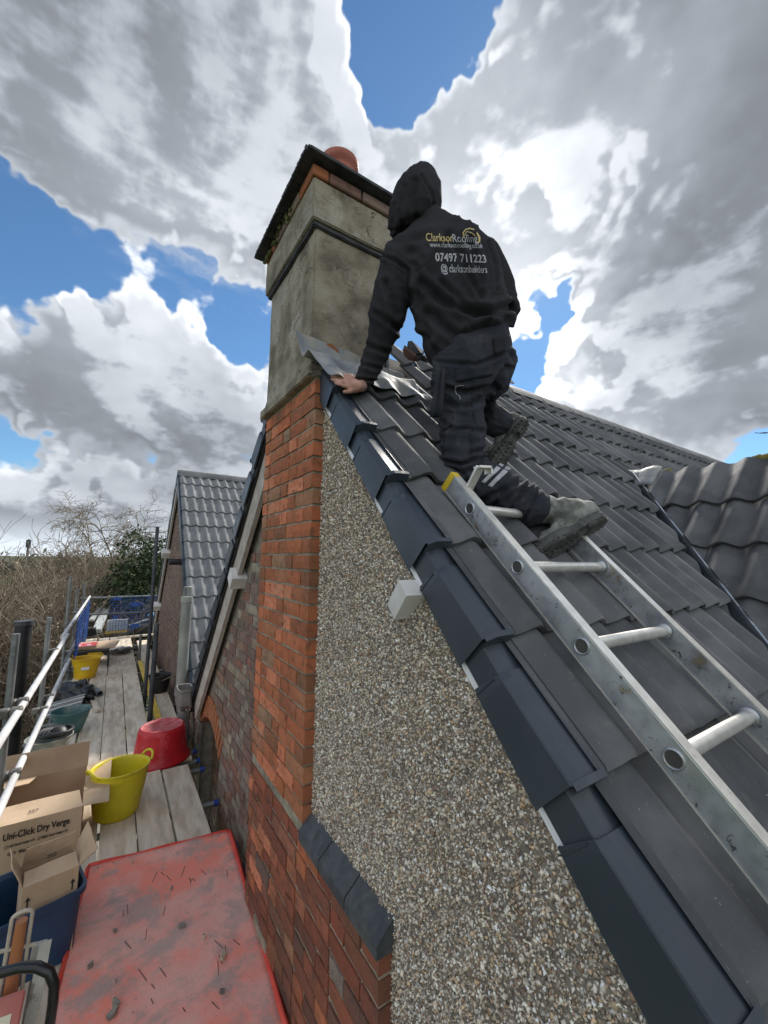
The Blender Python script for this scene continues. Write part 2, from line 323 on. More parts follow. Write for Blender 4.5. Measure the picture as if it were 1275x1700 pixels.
# ------------------------------------------------------------------ frames
PT = math.atan(1.0837); cp, sn = math.cos(PT), math.sin(PT)
YR, ZR = 2.39, 1.525
def near(X, s, h, y0=YR, z0=ZR): return Vector((X, y0-s*cp-h*sn, z0-s*sn+h*cp))
def far(X, s, h, y0=YR, z0=ZR): return Vector((X, y0+s*cp+h*sn, z0-s*sn+h*cp))
WX, WZ = 2.678, -.004                       # the wing roof's plane passes here, falling to -X
def wing(Y, s, h):                          # s measured down from the wing ridge
    return Vector((WXR-s*cp-h*sn, Y, WZR-s*sn+h*cp))
WXR = 3.26; WZR = WZ+1.0837*(WXR-WX)
def fr(o, x, y, z):
    M = Matrix((tuple(x), tuple(y), tuple(z))).transposed().to_4x4(); M.translation = o; return M
NEAR_AX = (Vector((1, 0, 0)), Vector((0, cp, sn)), Vector((0, -sn, cp)))
WING_AX = (Vector((0, -1, 0)), Vector((cp, 0, sn)), Vector((-sn, 0, cp)))
P_, TW, GA = .16, .32, .3475
def wave(u):                                 # roll crest at u = 0
    c = .5+.5*math.cos(2*math.pi*u/P_); return .036*c**1.15
def tile_mesh(L_=.40, ns=20, ph=.0, lift=.030, th=.017, pitch=P_):
    w = 2*pitch; us = [w*i/ns for i in range(ns+1)]; vs = []; sm = []
    def hh(u): return wave((u-ph)*P_/pitch)
    k = ns+1; jit = [random.uniform(-.0012, .0012) for _ in us]
    for u in us: vs.append((u, L_, hh(u)*.95))                       # head
    for u in us: vs.append((u, .012, hh(u)+lift))
    for i, u in enumerate(us): vs.append((u, jit[i], hh(u)+lift-.005))
    for i, u in enumerate(us): vs.append((u, jit[i], hh(u)+lift-.005))  # tail (split)
    for i, u in enumerate(us): vs.append((u, .002, hh(u)+lift-th-.004))
    for u in us: vs.append((u, .05, hh(u)+lift-th-.004))
    fs = []
    for r, s_ in ((0, True), (1, True), (3, False), (4, False)):
        for i in range(ns): fs.append((r*k+i+1, r*k+i, (r+1)*k+i, (r+1)*k+i+1)); sm.append(s_)
    a = len(vs); vs += [vs[0], vs[k], vs[2*k], vs[4*k], (0, L_, -.012)]; fs.append((a+4, a+3, a+2, a+1, a)[::-1]); sm.append(False)
    a = len(vs); vs += [vs[k-1], vs[2*k-1], vs[3*k-1], vs[5*k-1], (w, L_, -.012)]; fs.append((a+4, a+3, a+2, a+1, a)); sm.append(False)
    me = mesh('tile', vs, fs); me.polygons.foreach_set('use_smooth', sm); me.materials.append(M_['tile']); me.update(); return me
def cut_mesh(me, M, planes):
    b = bmesh.new(); b.from_mesh(me); b.transform(M)
    for (co, no) in planes:
        bmesh.ops.bisect_plane(b, geom=b.verts[:]+b.edges[:]+b.faces[:], plane_co=co, plane_no=no, clear_outer=True)
    if len(b.faces) < 3: b.free(); return None
    b.transform(M.inverted()); m2 = bpy.data.meshes.new('tile'); b.to_mesh(m2); b.free(); m2.materials.append(me.materials[0]); return m2
house = thing('house', 'near gabled house with dark tiled roof, pebbledash and brick gable wall beside the scaffold', 'house', (1.5, 1.5, -6.6))
# roof deck (underlay) -------------------------------------------------------
mb = MB()
vs = [near(.86, 0, -.05), near(11, 0, -.05), near(11, 4.2, -.05), near(.86, 4.2, -.05), far(.86, 4.5, -.05), far(11, 4.5, -.05)]
mb.add(vs, [(3, 2, 1, 0), (0, 1, 5, 4)])
roof = mb.build('roof', M_['under'], house)
tileA = [tile_mesh(ph=.07, ns=20) for _ in range(4)]
X0 = 1.0-.07                                  # first roll crest at X = 1.0
vd = Vector((1, 1, 1.0837)).normalized()      # valley line, X = Y + 1.70
nrm = Vector((0, -sn, cp)); vcut = vd.cross(nrm).normalized()
if vcut.x < 0: vcut = -vcut
vco = Vector((2.678, .978, -.004))
def inb(P):                                   # roughly inside the frame?
    q = RM.transposed() @ P
    if q.z > -.05: return False
    x = 637.5+F*q.x/-q.z; y = 850-F*q.y/-q.z
    return -260 < x < 1500 and -200 < y < 1950
TAILS = [(.2925+GA*k) for k in range(0, 12)]
def tile_at(M, me, parent, planes=None, name='tile'):
    if planes:
        out = [((M @ v.co)-planes[0][0]).dot(planes[0][1]) for v in me.vertices]
        if min(out) > 0: return None
        if max(out) > 0:
            me = cut_mesh(me, M, planes)
            if me is None: return None
    return link(name, me, None, parent, M)
cnt = 0
for k, s in enumerate(TAILS):
    for i in range(0, 32):
        X = X0+i*TW
        if X > 10.2: continue
        P = near(X+.16, s-.17, 0)
        if X > .9 and not inb(P) and not inb(near(X, s, 0)): continue
        if 1.0 < X+.16 < 1.30 and s-.10 < .62 and s > .3 and X < 1.2: pass
        if s < .70 and X < 1.28 and s > -.2:    # the stack stands here
            continue
        rz = random.uniform(-.009, .009)
        M = fr(near(X, s+random.uniform(-.004, .004), .0+random.uniform(-.001, .005)), *NEAR_AX) @ Matrix.Rotation(rz, 4, 'Z')
        if k == 5 and i == 2: pass
        t = tile_at(M, random.choice(tileA), roof, [(vco-vcut*.045, vcut)] if s > 1.34 else None)
        cnt += t is not None
# the first, single-pan strip between the verge and the first roll
sm_ = []
for k, s in enumerate(TAILS):
    if s < .7: continue   # one pan wide
    b = bmesh.new(); b.from_mesh(tileA[0]); bmesh.ops.bisect_plane(b, geom=b.verts[:]+b.edges[:]+b.faces[:], plane_co=(.278, 0, 0), plane_no=(-1, 0, 0), clear_outer=True)
    if not sm_:
        m2 = bpy.data.meshes.new('tile'); b.to_mesh(m2); m2.materials.append(M_['tile']); sm_.append(m2)
    b.free()
    link('tile', sm_[0], None, roof, fr(near(X0-TW, s, 0), *NEAR_AX))
# the top courses left of the valley head are covered by ridge tiles
def ridge_tile(L_=.46, r=.112):
    vs = []; n = 10; prof = []
    for i in range(n+1):
        a = 1-2*i/n; prof.append((.128*a, .028-.128*abs(a)**1.45))
    for x, g_ in ((0, 1.), (.035, 1.), (.035, 1.06), (L_, 1.06)):
        for (y, z) in prof: vs.append((x, y*g_, z*g_+.0))
    k = n+1; fs = [(r_*k+i, r_*k+i+1, (r_+1)*k+i+1, (r_+1)*k+i) for r_ in range(3) for i in range(n)]
    b0 = len(vs)
    for (y, z) in prof: vs.append((L_, y*.93, z*.93-.012))
    fs += [(3*k+i, 3*k+i+1, b0+i+1, b0+i) for i in range(n)]
    for (y, z) in prof: vs.append((0, y*.93, z*.93-.012))
    fs += [(b0+k+i, b0+k+i+1, i+1, i) for i in range(n)]+[(b0+i, b0+i+1, b0+k+i+1, b0+k+i) for i in range(n)]
    me = mesh('ridge_tile', vs, fs, False); me.materials.append(M_['tile']); return me
rt = ridge_tile()
X = 2.78
while X < 10.6:
    link('ridge_tile', rt, None, roof, Matrix.Translation((X, YR, ZR+.040)) @ Matrix.Rotation(random.uniform(-.01, .01), 4, 'Y')); X += .46
# wing roof -------------------------------------------------------------------
wt = [tile_mesh(L_=.41, ph=.07, ns=20, lift=.034, pitch=.158) for _ in range(3)]
mb = MB(); mb.add([wing(3, 0, -.05), wing(-1.2, 0, -.05), wing(-1.2, 3.6, -.05), wing(3, 3.6, -.05), Vector((6.2, -1.2, -1.6)), Vector((6.2, 3, -1.6))], [(0, 3, 2, 1), (0, 1, 4, 5)])
wroof = mb.build('wing_roof', M_['under'], house)
nw = Vector((-sn, 0, cp)); wcut = vd.cross(nw).normalized()
if wcut.x > 0: wcut = -wcut
for s in [.405+.357*k for k in range(0, 8)]:
    for i in range(-3, 10):
        Y = 1.86-i*.316
        M = fr(wing(Y, s, random.uniform(-.002, .002)), *WING_AX) @ Matrix.Rotation(random.uniform(-.004, .004), 4, 'Z')
        tile_at(M, random.choice(wt), wroof, [(vco-wcut*.05+Vector((.012, 0, 0)), wcut)])
mb = MB()
for i in [j for j in range(60) if j % 11 in (0, 1, 2)]:
    Y = 1.45-i*.055; a = .028*math.sin(i*2.1)*.5
    mb.tube([wing(Y, -.02, -.012+a*.3), wing(Y-.06, -.03, -.008)], .022+.010*random.random(), 7)
tag(mb.build('ridge_bedding', M_['moss'], wroof), kind='stuff')
# valley trough ---------------------------------------------------------------
mb = MB()
A = vco-vd*3.2; B = vco+vd*1.02
side = Vector((1, -1, 0)).normalized()
for sgn, hh_ in ((-1, 0), ):
    a0 = [-.11, -.055, -.02, .0, .012, .016]; z0_ = [.055, .0, -.012, .0, .045, .043]
    vs = []
    for P in (A, B):
        for a, z in zip(a0, z0_): vs.append(P+side*a*1.0+Vector((0, 0, z+.012)))
    k = len(a0); mb.add(vs, [(i, i+1, k+i+1, k+i) for i in range(k-1)])
trough = mb.build('valley_gutter', M_['valley'], house)
mb = MB(); mb.bar(A+side*.022+Vector((0, 0, .062)), B+side*.022+Vector((0, 0, .062)), .009, .022)
mb.build('gutter_rim', M_['alu'], trough)
def sheet(name, rows, m, parent, th=.003, smooth=True):
    nr, nc = len(rows), len(rows[0]); vs = [p for r in rows for p in r]
    fs = [(r*nc+c, r*nc+c+1, (r+1)*nc+c+1, (r+1)*nc+c) for r in range(nr-1) for c in range(nc-1)]
    me = mesh(name, vs, fs, smooth); o = link(name, me, m, parent)
    md = o.modifiers.new('thick', 'SOLIDIFY'); md.thickness = th; return o
# lead saddle at the valley head
rows = []
for j in range(7):
    row = []
    for i in range(14):
        u = i/13; p = D(1010+150*u, 783+10*math.sin(u*3)+j*3.2*(1+.5*u), 1.0)
        Yw = 1.95-u*.62; s = -.06+.035*j
        base = wing(Yw, s, .036+.010*math.cos(2*math.pi*(Yw)/.175)+.004*math.sin(i*1.7+j))
        row.append(base+Vector((0, 0, .006*noise.noise(base*30))))
    rows.append(row)
sheet('lead_saddle', rows, M_['lead'], wroof)
# verge units -----------------------------------------------------------------
VX = .832
def verge_mesh(fn):
    mb = MB()
    def sect(s, o, hb, dh=0):      # cross-section at s; o = how far proud
        lf = .030*max(0, s)/GA+dh; return [(VX+.012-o, hb), (VX-o, hb+.002), (VX-o, -.016+lf*.95), (VX+.002-o, -.012+lf), (VX+.020-o, .004+lf), (VX+.070, .006+lf), (VX+.070, -.016)]
    def strip(stations, sm=False):
        k = 7; vs = []
        for (s, sc) in stations:
            for (x, h) in sc: vs.append(fn(x, s, h))
        fs = [(r*k+i, r*k+i+1, (r+1)*k+i+1, (r+1)*k+i) for r in range(len(stations)-1) for i in range(k-1)]
        mb.add(vs, fs)
    # neck then body: s runs 0 (upper) .. GA (lower end), the lower edge drops in a curve
    strip([(-.03, sect(0, 0, -.100)), (.085, sect(0, .0, -.100))])
    st = []
    prev = None
    for s in (.078, .10, .2, .30, GA-.012, GA):
        o = .006 if s < .09 else .008+.006*(s/GA); st.append((s, sect(s, o, -.112, .0)))
    k = 7; vs = []
    for (s, sc) in st:
        for i, (x, h) in enumerate(sc):
            ds = 0
            if s > .33: ds = .020*math.sin(math.pi*min(1, max(0, (h+.112)/.145)))   # end edge bows
            if s < .09: ds = -.004 if i > 2 else .012*(1-(h+.112)/.1)
            vs.append(fn(x, s-ds, h))
    mb.add(vs, [(r*k+i, r*k+i+1, (r+1)*k+i+1, (r+1)*k+i) for r in range(len(st)-1) for i in range(k-1)])
    # closing lip across the tile end
    e = [(VX-.016, .020), (VX+.010, .036), (VX+.040, .039), (VX+.076, .040)]
    for s0, s1 in ((GA-.012, GA+.004),):
        vs = [fn(x, s0, h+.003) for x, h in e]+[fn(x, s1, h+.003) for x, h in e]+[fn(x, s1+.002, h-.034) for x, h in e]
        mb.add(vs, [(i, i+1, 5+i, 4+i) for i in range(3)]+[(4+i, 5+i, 9+i, 8+i) for i in range(3)])
    # top step of the body over the neck
    mb.bar(fn(VX-.006, .080, -.112), fn(VX-.006, .080, -.03), .004, .008, (1, 0, 0))
    me = mesh('verge_unit', mb.v, mb.f)
    b = bmesh.new(); b.from_mesh(me); bmesh.ops.remove_doubles(b, verts=b.verts, dist=.0006); bmesh.ops.recalc_face_normals(b, faces=b.faces)
    for f in b.faces: f.smooth = False
    b.to_mesh(me); b.free(); me.materials.append(M_['verge']); return me
vn = verge_mesh(lambda x, s, h: near(x, s, h, 0, 0)); vf = verge_mesh(lambda x, s, h: far(x, s, h, 0, 0))
for k in range(2, 12):
    s = TAILS[k]-GA
    a = near(0, s, random.uniform(-.002, .002)); link('verge_unit', vn, None, roof, Matrix.Translation(a) @ Matrix.Rotation(random.uniform(-.003, .003), 4, 'X'))
for k in range(0, 12):
    s = .05+GA*k; link('verge_unit', vf, None, roof, Matrix.Translation(far(0, s, .0)))
mb = MB()
mb.add([near(VX+.006, .62, -.122), near(VX+.006, 4.3, -.122), near(VX+.006, 4.3, -.09), near(VX+.006, .62, -.09), near(VX+.06, .62, -.122), near(VX+.06, 4.3, -.122)], [(0, 1, 2, 3), (1, 0, 4, 5)])
mb.build('verge_trim', M_['white_trim'], roof)
# far side: black soffit strip and cream bargeboard
def slab(fn, x0, x1, s0, s1, h0, h1):
    return [fn(x, s, h) for s in (s0, s1) for (x, h) in ((x0, h0), (x1, h0), (x1, h1), (x0, h1))], [(0,1,2,3),(7,6,5,4),(0,4,5,1),(1,5,6,2),(2,6,7,3),(3,7,4,0)]
mb = MB(); mb.add(*slab(far, VX+.01, 1.0, .3, 4.25, -.125, -.02)); mb.build('soffit_strip', M_['black'], roof, recalc=True)
mb = MB(); mb.add(*slab(far, .865, .90, .3, 4.22, -.29, -.127)); mb.build('bargeboard', M_['cream'], roof, recalc=True)
# ------------------------------------------------------------------ gable walls
WX2 = .93
BL, BH, CO = .225, .068, .0815
def brick_mesh(l, h, d=.11, spall=0, seed=0):
    # front face looks to -X; local: y 0..l, z 0..h, x 0..d
    rnd = random.Random(seed); ny, nz_ = (9, 4) if spall else (5, 2); vs = []; idx = {}
    for j in range(ny+1):
        for i in range(nz_+1):
            y = l*j/ny; z = h*i/nz_; x = 0
            e = (j in (0, ny)) or (i in (0, nz_))
            if spall:
                x = (.0015+.0075*rnd.random())*(1 if spall == 1 else (.1+.9*(j/ny > .4)))
                if e: x = .001+.0055*rnd.random()
            else: x = .0025*rnd.random() if not e else .002+.0055*rnd.random()
            y += 0 if 0 < j < ny else rnd.uniform(-.003, .003); z += 0 if 0 < i < nz_ else rnd.uniform(-.0025, .0025)
            idx[(j, i)] = len(vs); vs.append((x, y, z))
    fs = [(idx[(j, i)], idx[(j, i+1)], idx[(j+1, i+1)], idx[(j+1, i)]) for j in range(ny) for i in range(nz_)]
    b = len(vs); vs += [(d, 0, 0), (d, l, 0), (d, l, h), (d, 0, h)]
    fs.append(tuple([idx[(j, nz_)] for j in range(ny+1)][::-1]+[b+3, b+2])[::-1]); fs.append(tuple([idx[(j, 0)] for j in range(ny+1)]+[b+1, b])[::-1])
    fs.append(tuple([idx[(0, i)] for i in range(nz_+1)]+[b+3, b])); fs.append(tuple([idx[(ny, i)] for i in range(nz_+1)][::-1]+[b+1, b+2]))
    me = mesh('brick', vs, fs)
    bb = bmesh.new(); bb.from_mesh(me); bmesh.ops.recalc_face_normals(bb, faces=bb.faces); bb.to_mesh(me); bb.free(); return me
BM = {}
def get_brick(kind, l, sp, m):
    key = (kind, round(l, 3), sp, m.name, random.randrange(3))
    if key not in BM:
        me = brick_mesh(l, BH, .11, sp, len(BM)*7+1); me.materials.append(m); BM[key] = me
    return BM[key]
def brick_rows(z0, z1, y0, y1, bond='flemish'):
    """positions (y, z, length) of a Flemish-like bond"""
    out = []; n = int(round((z1-z0)/CO)); st = BL; hd = .106; gp = .0105
    for k in range(n):
        z = z0+k*CO; y = y0; i = k % 2; first = True
        while y < y1-.02:
            l = (st if i % 2 == 0 else hd)
            if first and k % 2: l = hd
            first = False
            if y+l > y1: l = y1-y
            if l > .03: out.append((y, z, l))
            y += l+gp; i += 1
    return out
# the gable wall beyond the chimney: mortar bed with bricks on it
def arch_top(y):
    c, hw = 4.62, .50; t = (y-c)/hw
    return -1.86+.20*(1-t*t) if abs(t) < 1 else None
def wall_top(y): return ZR-1.0837*(y-YR)-.27/cp
def in_far(y, z, l):
    if z+BH > wall_top(y+l): return False
    for yy in (y+.02, y+l-.02):
        a = arch_top(yy)
        if a is not None and z < a+.20 and z+BH > -9: return False
    return True
mb = MB()
ys = [2.70+i*.05 for i in range(57)]
for a, b in zip(ys[:-1], ys[1:]):
    lo = -3.4; t = arch_top((a+b)/2)
    if t is not None and a > 4.13 and b < 5.1: lo = t+.02
    hi = wall_top((a+b)/2)+.1
    mb.add([(WX2+.012, a, lo), (WX2+.012, b, lo), (WX2+.012, b, hi), (WX2+.012, a, hi)], [(3, 2, 1, 0)])
mb.add([(WX2+.16, 4.05, -3.5), (WX2+.16, 5.2, -3.5), (WX2+.16, 5.2, -1.4), (WX2+.16, 4.05, -1.4)], [(3, 2, 1, 0)])
mb.add([(WX2+.012, 4.13, -3.5), (WX2+.16, 4.13, -3.5), (WX2+.16, 4.13, -1.7), (WX2+.012, 4.13, -1.7), (WX2+.012, 5.11, -3.5), (WX2+.16, 5.11, -3.5), (WX2+.16, 5.11, -1.7), (WX2+.012, 5.11, -1.7)], [(0, 1, 2, 3), (7, 6, 5, 4)])
mb.box((1.0, -1.2, -6.6), (1.04, 5.5, -2.9))
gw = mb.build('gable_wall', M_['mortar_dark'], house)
rows_ = [(y, z, l) for (y, z, l) in brick_rows(-3.3, 1.3, 2.70, 5.50) if in_far(y, z, l)]
rows_.sort(key=lambda q: math.hypot(q[0], q[1]*.7))
rest = MB(); 
for n, (y, z, l) in enumerate(rows_):
    dx = random.uniform(-.003, .003)
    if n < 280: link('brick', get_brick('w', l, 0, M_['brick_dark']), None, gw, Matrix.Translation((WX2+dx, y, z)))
    else: rest.box((WX2+dx, y, z), (WX2+.05, y+l, z+BH))
def pick_attr(o, per):
    me = o.data; at = me.attributes.new('pick', 'FLOAT', 'FACE'); r = np.repeat(rng.random(len(me.polygons)//per+1), per)[:len(me.polygons)]
    at.data.foreach_set('value', r.astype(np.float32))
o = rest.build('brickwork', M_['brick_dark'], gw); pick_attr(o, 6); tag(o, kind='stuff')
for i in range(13):                            # arch of orange bricks over the window
    t = -1+2*(i+.5)/13; y = 4.62+.50*t; z = -1.86+.20*(1-t*t); an = .62*t
    M = Matrix.Translation((WX2-.006, y, z)) @ Matrix.Rotation(-an, 4, 'X') @ Matrix.Translation((0, -.034, .0))
    key = 'vous'
    if key not in BM:
        b_ = MB(); b_.box((0, 0, 0), (.12, .068, .215), bev=.003); me = mesh('arch_brick', b_.v, b_.f); me.materials.append(M_['brick_orange']); BM[key] = me
    link('arch_brick', BM[key], None, gw, M)
rows2 = [q for q in brick_rows(-3.4, -1.5, 4.12, 5.12)]
mb = MB()
for (y, z, l) in rows2: mb.box((WX2+.148, y, z), (WX2+.2, y+l, z+BH))
o = mb.build('recess_brickwork', M_['brick_dark'], gw); pick_attr(o, 6); tag(o, kind='stuff')
# purlin ends
def purlin(fn, s0, m, x0=.765):
    mb = MB(); v, f = slab(fn, x0, .95, s0, s0+.062, -.245, -.118); 
    v[0] = fn(x0+.02, s0, -.245); v[4] = fn(x0+.02, s0+.062, -.245)
    mb.add(v, f); return mb.build('purlin_end', m, gw, recalc=True)
purlin(near, 2.06, M_['white_paint']); 
mb = MB(); v, f = slab(far, .82, .96, 2.02, 2.14, -.33, -.20); mb.add(v, f); mb.build('purlin_end', M_['white_paint'], gw, recalc=True)
# pebbledash: a coat with real stones
PXX = .848
mb = MB()
zt = lambda y: ZR-1.0837*(YR-y)-.085/cp
ny = 24
for i in range(ny):
    a = -.55+i*(2.45/ny); b = a+2.45/ny
    mb.add([(PXX, a, -3.4), (PXX, b, -3.4), (PXX, b, zt(b)), (PXX, a, zt(a)), (PXX+.1, b, zt(b)), (PXX+.1, a, zt(a))], [(3, 2, 1, 0), (5, 4, 2, 3)])
M_['dash'] = mat('pebbledash_coat', [(.17,.145,.12),(.30,.26,.21)], .95, sc=60, bump=1., bsc=150, bdist=.006)
pw = mb.build('pebbledash_wall', M_['dash'], house)
def stones():
    n = 275000
    y = rng.uniform(-.45, 1.90, n); z = rng.uniform(-2.95, 1.0, n)
    k = z < ZR-1.0837*(YR-y)-.112/cp; k &= ~((z < -1.17) & (y > 1.27)); y = y[k]; z = z[k]; n = len(y)
    base = np.array([[1,0,0],[-1,0,0],[0,1,0],[0,-1,0],[0,0,1],[0,0,-1]], float)
    v = np.tile(base, (n, 1, 1))*(1+.35*(rng.random((n, 6, 1))-.5))+rng.normal(0, .16, (n, 6, 3))
    sz = np.exp(rng.normal(0, .32, n))*.0044; asp = rng.uniform(.5, 1.25, (n, 3)); asp[:, 0] *= .75
    v *= (sz[:, None]*asp)[:, None, :]
    q = rng.normal(0, 1, (n, 4)); q[:, 1:] *= .9; q /= np.linalg.norm(q, axis=1)[:, None]
    w, a, b, c = q.T
    Rm = np.stack([1-2*(b*b+c*c), 2*(a*b-w*c), 2*(a*c+w*b), 2*(a*b+w*c), 1-2*(a*a+c*c), 2*(b*c-w*a), 2*(a*c-w*b), 2*(b*c+w*a), 1-2*(a*a+b*b)], 1).reshape(n, 3, 3)
    v = np.einsum('nij,nkj->nki', Rm, v)
    v += np.stack([np.full(n, PXX)+rng.uniform(-.004, .0015, n), y, z], 1)[:, None, :]
    tri = np.array([[0,2,4],[2,1,4],[1,3,4],[3,0,4],[2,0,5],[1,2,5],[3,1,5],[0,3,5]])
    f = (tri[None]+6*np.arange(n)[:, None, None]).reshape(-1, 3)
    me = bpy.data.meshes.new('pebbles'); me.vertices.add(n*6); me.vertices.foreach_set('co', v.reshape(-1).astype(np.float32))
    me.loops.add(len(f)*3); me.loops.foreach_set('vertex_index', f.reshape(-1).astype(np.int32))
    me.polygons.add(len(f)); me.polygons.foreach_set('loop_start', (np.arange(len(f))*3).astype(np.int32)); me.polygons.foreach_set('loop_total', np.full(len(f), 3, np.int32))
    me.update(calc_edges=True)
    pal = np.array([(.52,.46,.38),(.66,.61,.53),(.34,.28,.22),(.17,.145,.12),(.47,.36,.25),(.40,.38,.35),(.82,.79,.74),(.27,.18,.12),(.55,.40,.25),(.70,.63,.53)])
    pr = np.array([.16,.12,.17,.15,.08,.12,.05,.07,.03,.05]); ci = rng.choice(len(pal), n, p=pr/pr.sum())
    col = np.minimum(.95, pal[ci]*rng.uniform(.95, 1.6, (n, 1))*np.array([1.02, 1., .98])); col = np.concatenate([col, np.ones((n, 1))], 1)
    at = me.color_attributes.new('stone', 'FLOAT_COLOR', 'POINT'); at.data.foreach_set('color', np.repeat(col, 6, 0).reshape(-1).astype(np.float32))
    m = mat('pebble', [(1., 1., 1.)], .6, attr='stone', spec=.4); me.materials.append(m)
    return tag(link('pebbles', me, None, pw), kind='stuff')
stones()
# ------------------------------------------------------------------ chimney
chim = thing('chimney', 'tall rendered chimney stack on a red brick breast at the gable peak', 'chimney', (1.0, 2.28, -6.6))
CX, CY0, CY1 = .79, 1.87, 2.69
mb = MB(); mb.box((CX+.012, CY0+.012, -3.3), (1.15, CY1-.01, .95)); mb.box((CX+.012, 1.222, -3.3), (.90, CY0+.01, -1.262)); mb.box((CX+.008, 1.222, -6.6), (1.15, CY1-.01, -3.301))
breast = mb.build('breast', M_['mortar'], chim)
cb_ = []
for (z0, z1, y0) in ((-1.20, .94, CY0), (-3.2, -1.25, 1.215)):
    n = int(round((z1-z0)/CO))
    for k in range(n):
        z = z0+k*CO; y = y0; i = 0; seq = [[BL, .106, BL, .106, .106], [.106, BL, .106, BL, .106]][k % 2]
        if y0 < 1.5: seq = [[BL, .106]*6, [.106, BL]*6][k % 2]
        while y < CY1-.03:
            l = seq[i % len(seq)]; l = min(l, CY1-y)
            if l > .03: cb_.append((y, z, l))
            y += l+.0105; i += 1
for (y, z, l) in cb_:
    sp = 0; m = M_['brick']
    r = random.random()
    if z > -1.25 and r < .26 and y > CY0+.02: sp = 1 if r < .16 else 2; m = M_['brick_spall']
    elif z < -1.25: m = M_['brick_low'] if r < .80 else (M_['brick'] if r < .9 else M_['brick_dark'])
    if z <= -1.25 and r > .93: sp = 2; m = M_['brick_spall']
    dx = random.uniform(-.003, .003)
    link('brick', get_brick('c', l, sp, m), None, breast, Matrix.Translation((CX+dx, y, z)))
for i in range(3):                             # blue plinth bricks on the ledge
    y = 1.205+i*.222; mb = MB(); x0, x1 = CX-.010, PXX+.004; l = .216
    pr = [(x0, -1.262), (x0, -1.225), (x0+.004, -1.218), (x1, -1.158), (x1, -1.262)]
    vs = [(x, y, z) for x, z in pr]+[(x, y+l, z) for x, z in pr]; n = 5
    mb.add(vs, [tuple(range(n)), tuple(range(2*n-1, n-1, -1))]+[(j, n+j, n+(j+1) % n, (j+1) % n) for j in range(n)])
    mb.build('plinth_brick', M_['plinth'], breast, recalc=True)
# rendered stack
def rough_box(lo, hi, seg, amp, seed, sl=0):
    b = bmesh.new(); bmesh.ops.create_cube(b, size=1)
    for v in b.verts: v.co = Vector([lo[i]+(v.co[i]+.5)*(hi[i]-lo[i]) for i in range(3)])
    bmesh.ops.bevel(b, geom=b.edges[:], offset=.006, segments=2, affect='EDGES')
    bmesh.ops.subdivide_edges(b, edges=[e for e in b.edges if e.calc_length() > seg*1.5], cuts=max(2, int(.5/seg)), use_grid_fill=True)
    for v in b.verts:
        n_ = noise.noise_vector(v.co*9+Vector((seed, 0, 0)))*amp+noise.noise_vector(v.co*31)*amp*.4; v.co += n_
    return b
def bm_obj(name, b, m, parent, smooth=False):
    me = bpy.data.meshes.new(name); b.to_mesh(me); b.free()
    if smooth: me.polygons.foreach_set('use_smooth', [True]*len(me.polygons))
    return link(name, me, m, parent)
SX0, SX1, SY0, SY1 = .80, 1.27, 1.955, 2.72
stack = bm_obj('stack', rough_box((SX0, SY0, .93), (SX1, SY1, 2.10), .03, .004, 1), M_['render'], chim)
bm_obj('band', rough_box((SX0-.035, SY0-.035, 1.845), (SX1+.035, SY1+.035, 2.085), .03, .003, 4), M_['render'], stack)
bm_obj('band_lip', rough_box((SX0-.020, SY0-.020, 1.815), (SX1+.02, SY1+.02, 1.846), .03, .005, 5), M_['slate'], stack)
bm_obj('base_lip', rough_box((CX-.032, CY0+.0, .925), (1.2, CY1+.03, .985), .03, .004, 7), M_['render'], stack)
k = 0
for side_ in range(2):                          # oversailing brick course under the cap
    a = SY0-.05 if side_ == 0 else SX0-.05; e = SY1+.05 if side_ == 0 else SX1+.05
    while a < e-.05:
        l = min(.215, e-a); mb = MB(); z0 = 2.088; z1 = 2.152
        if side_ == 0: mb.box((SX0-.052+random.uniform(0, .012), a, z0), (SX0+.05, a+l-.01, z1), bev=.006)
        else: mb.box((a+.105, SY0-.052+random.uniform(0, .012), z0), (min(a+.105+l-.01, SX1+.05), SY0+.05, z1), bev=.006)
        mb.build('cap_brick', M_['brick_orange'] if k % 3 == 0 else M_['brick_dark'], stack); a += l; k += 1
M_['mossm'] = mat('moss', [(.07,.08,.02),(.13,.13,.05)], 1., sc=30, bump=1., bsc=90)
mb = MB()
for i in range(26):
    p = Vector((SX0-.055, random.uniform(2.2, 2.75), 2.10+random.uniform(-.02, .04))); r = random.uniform(.005, .015)
    mb.lathe([(0, -r), (r*.8, -r*.5), (r, 0), (r*.7, r*.6), (0, r)], 7, Matrix.Translation(p), 1, 1.6, .1)
tag(mb.build('moss', M_['mossm'], stack), kind='stuff')
mb = MB()
for k in range(4):                              # slates bedded under the cap
    y0 = SY0-.115+k*.25; mb.box((SX0-.105+random.uniform(-.004, .004), y0, 2.156+.003*(k % 2)), (SX1+.045, y0+.243, 2.172+.003*(k % 2)), bev=.002)
for i in range(34):
    mb.box((SX0-.112, SY0-.1+i*.028, 2.150), (SX0-.098, SY0-.1+i*.028+.02, 2.168+random.uniform(0, .008)))
mb.box((SX0-.085, SY0-.095, 2.174), (SX1+.035, SY1+.12, 2.205), bev=.008)
mb.build('cap_slab', M_['slate'], stack)
mb = MB(); PCx, PCy = 1.10, 2.30
mb.lathe([(.125, 2.20), (.125, 2.40), (.112, 2.61), (.114, 2.625), (.130, 2.64), (.133, 2.685), (.124, 2.695), (.110, 2.69), (.10, 2.6), (.09, 2.25)], 36, Matrix.Translation((PCx, PCy, 0)))
mb.build('chimney_pot', M_['terracotta'], stack)
mb = MB(); mb.lathe([(.155, 2.204), (.14, 2.235), (.12, 2.26)], 20, Matrix.Translation((PCx, PCy, 0)), wob=.05); mb.build('flaunching', M_['render'], stack)
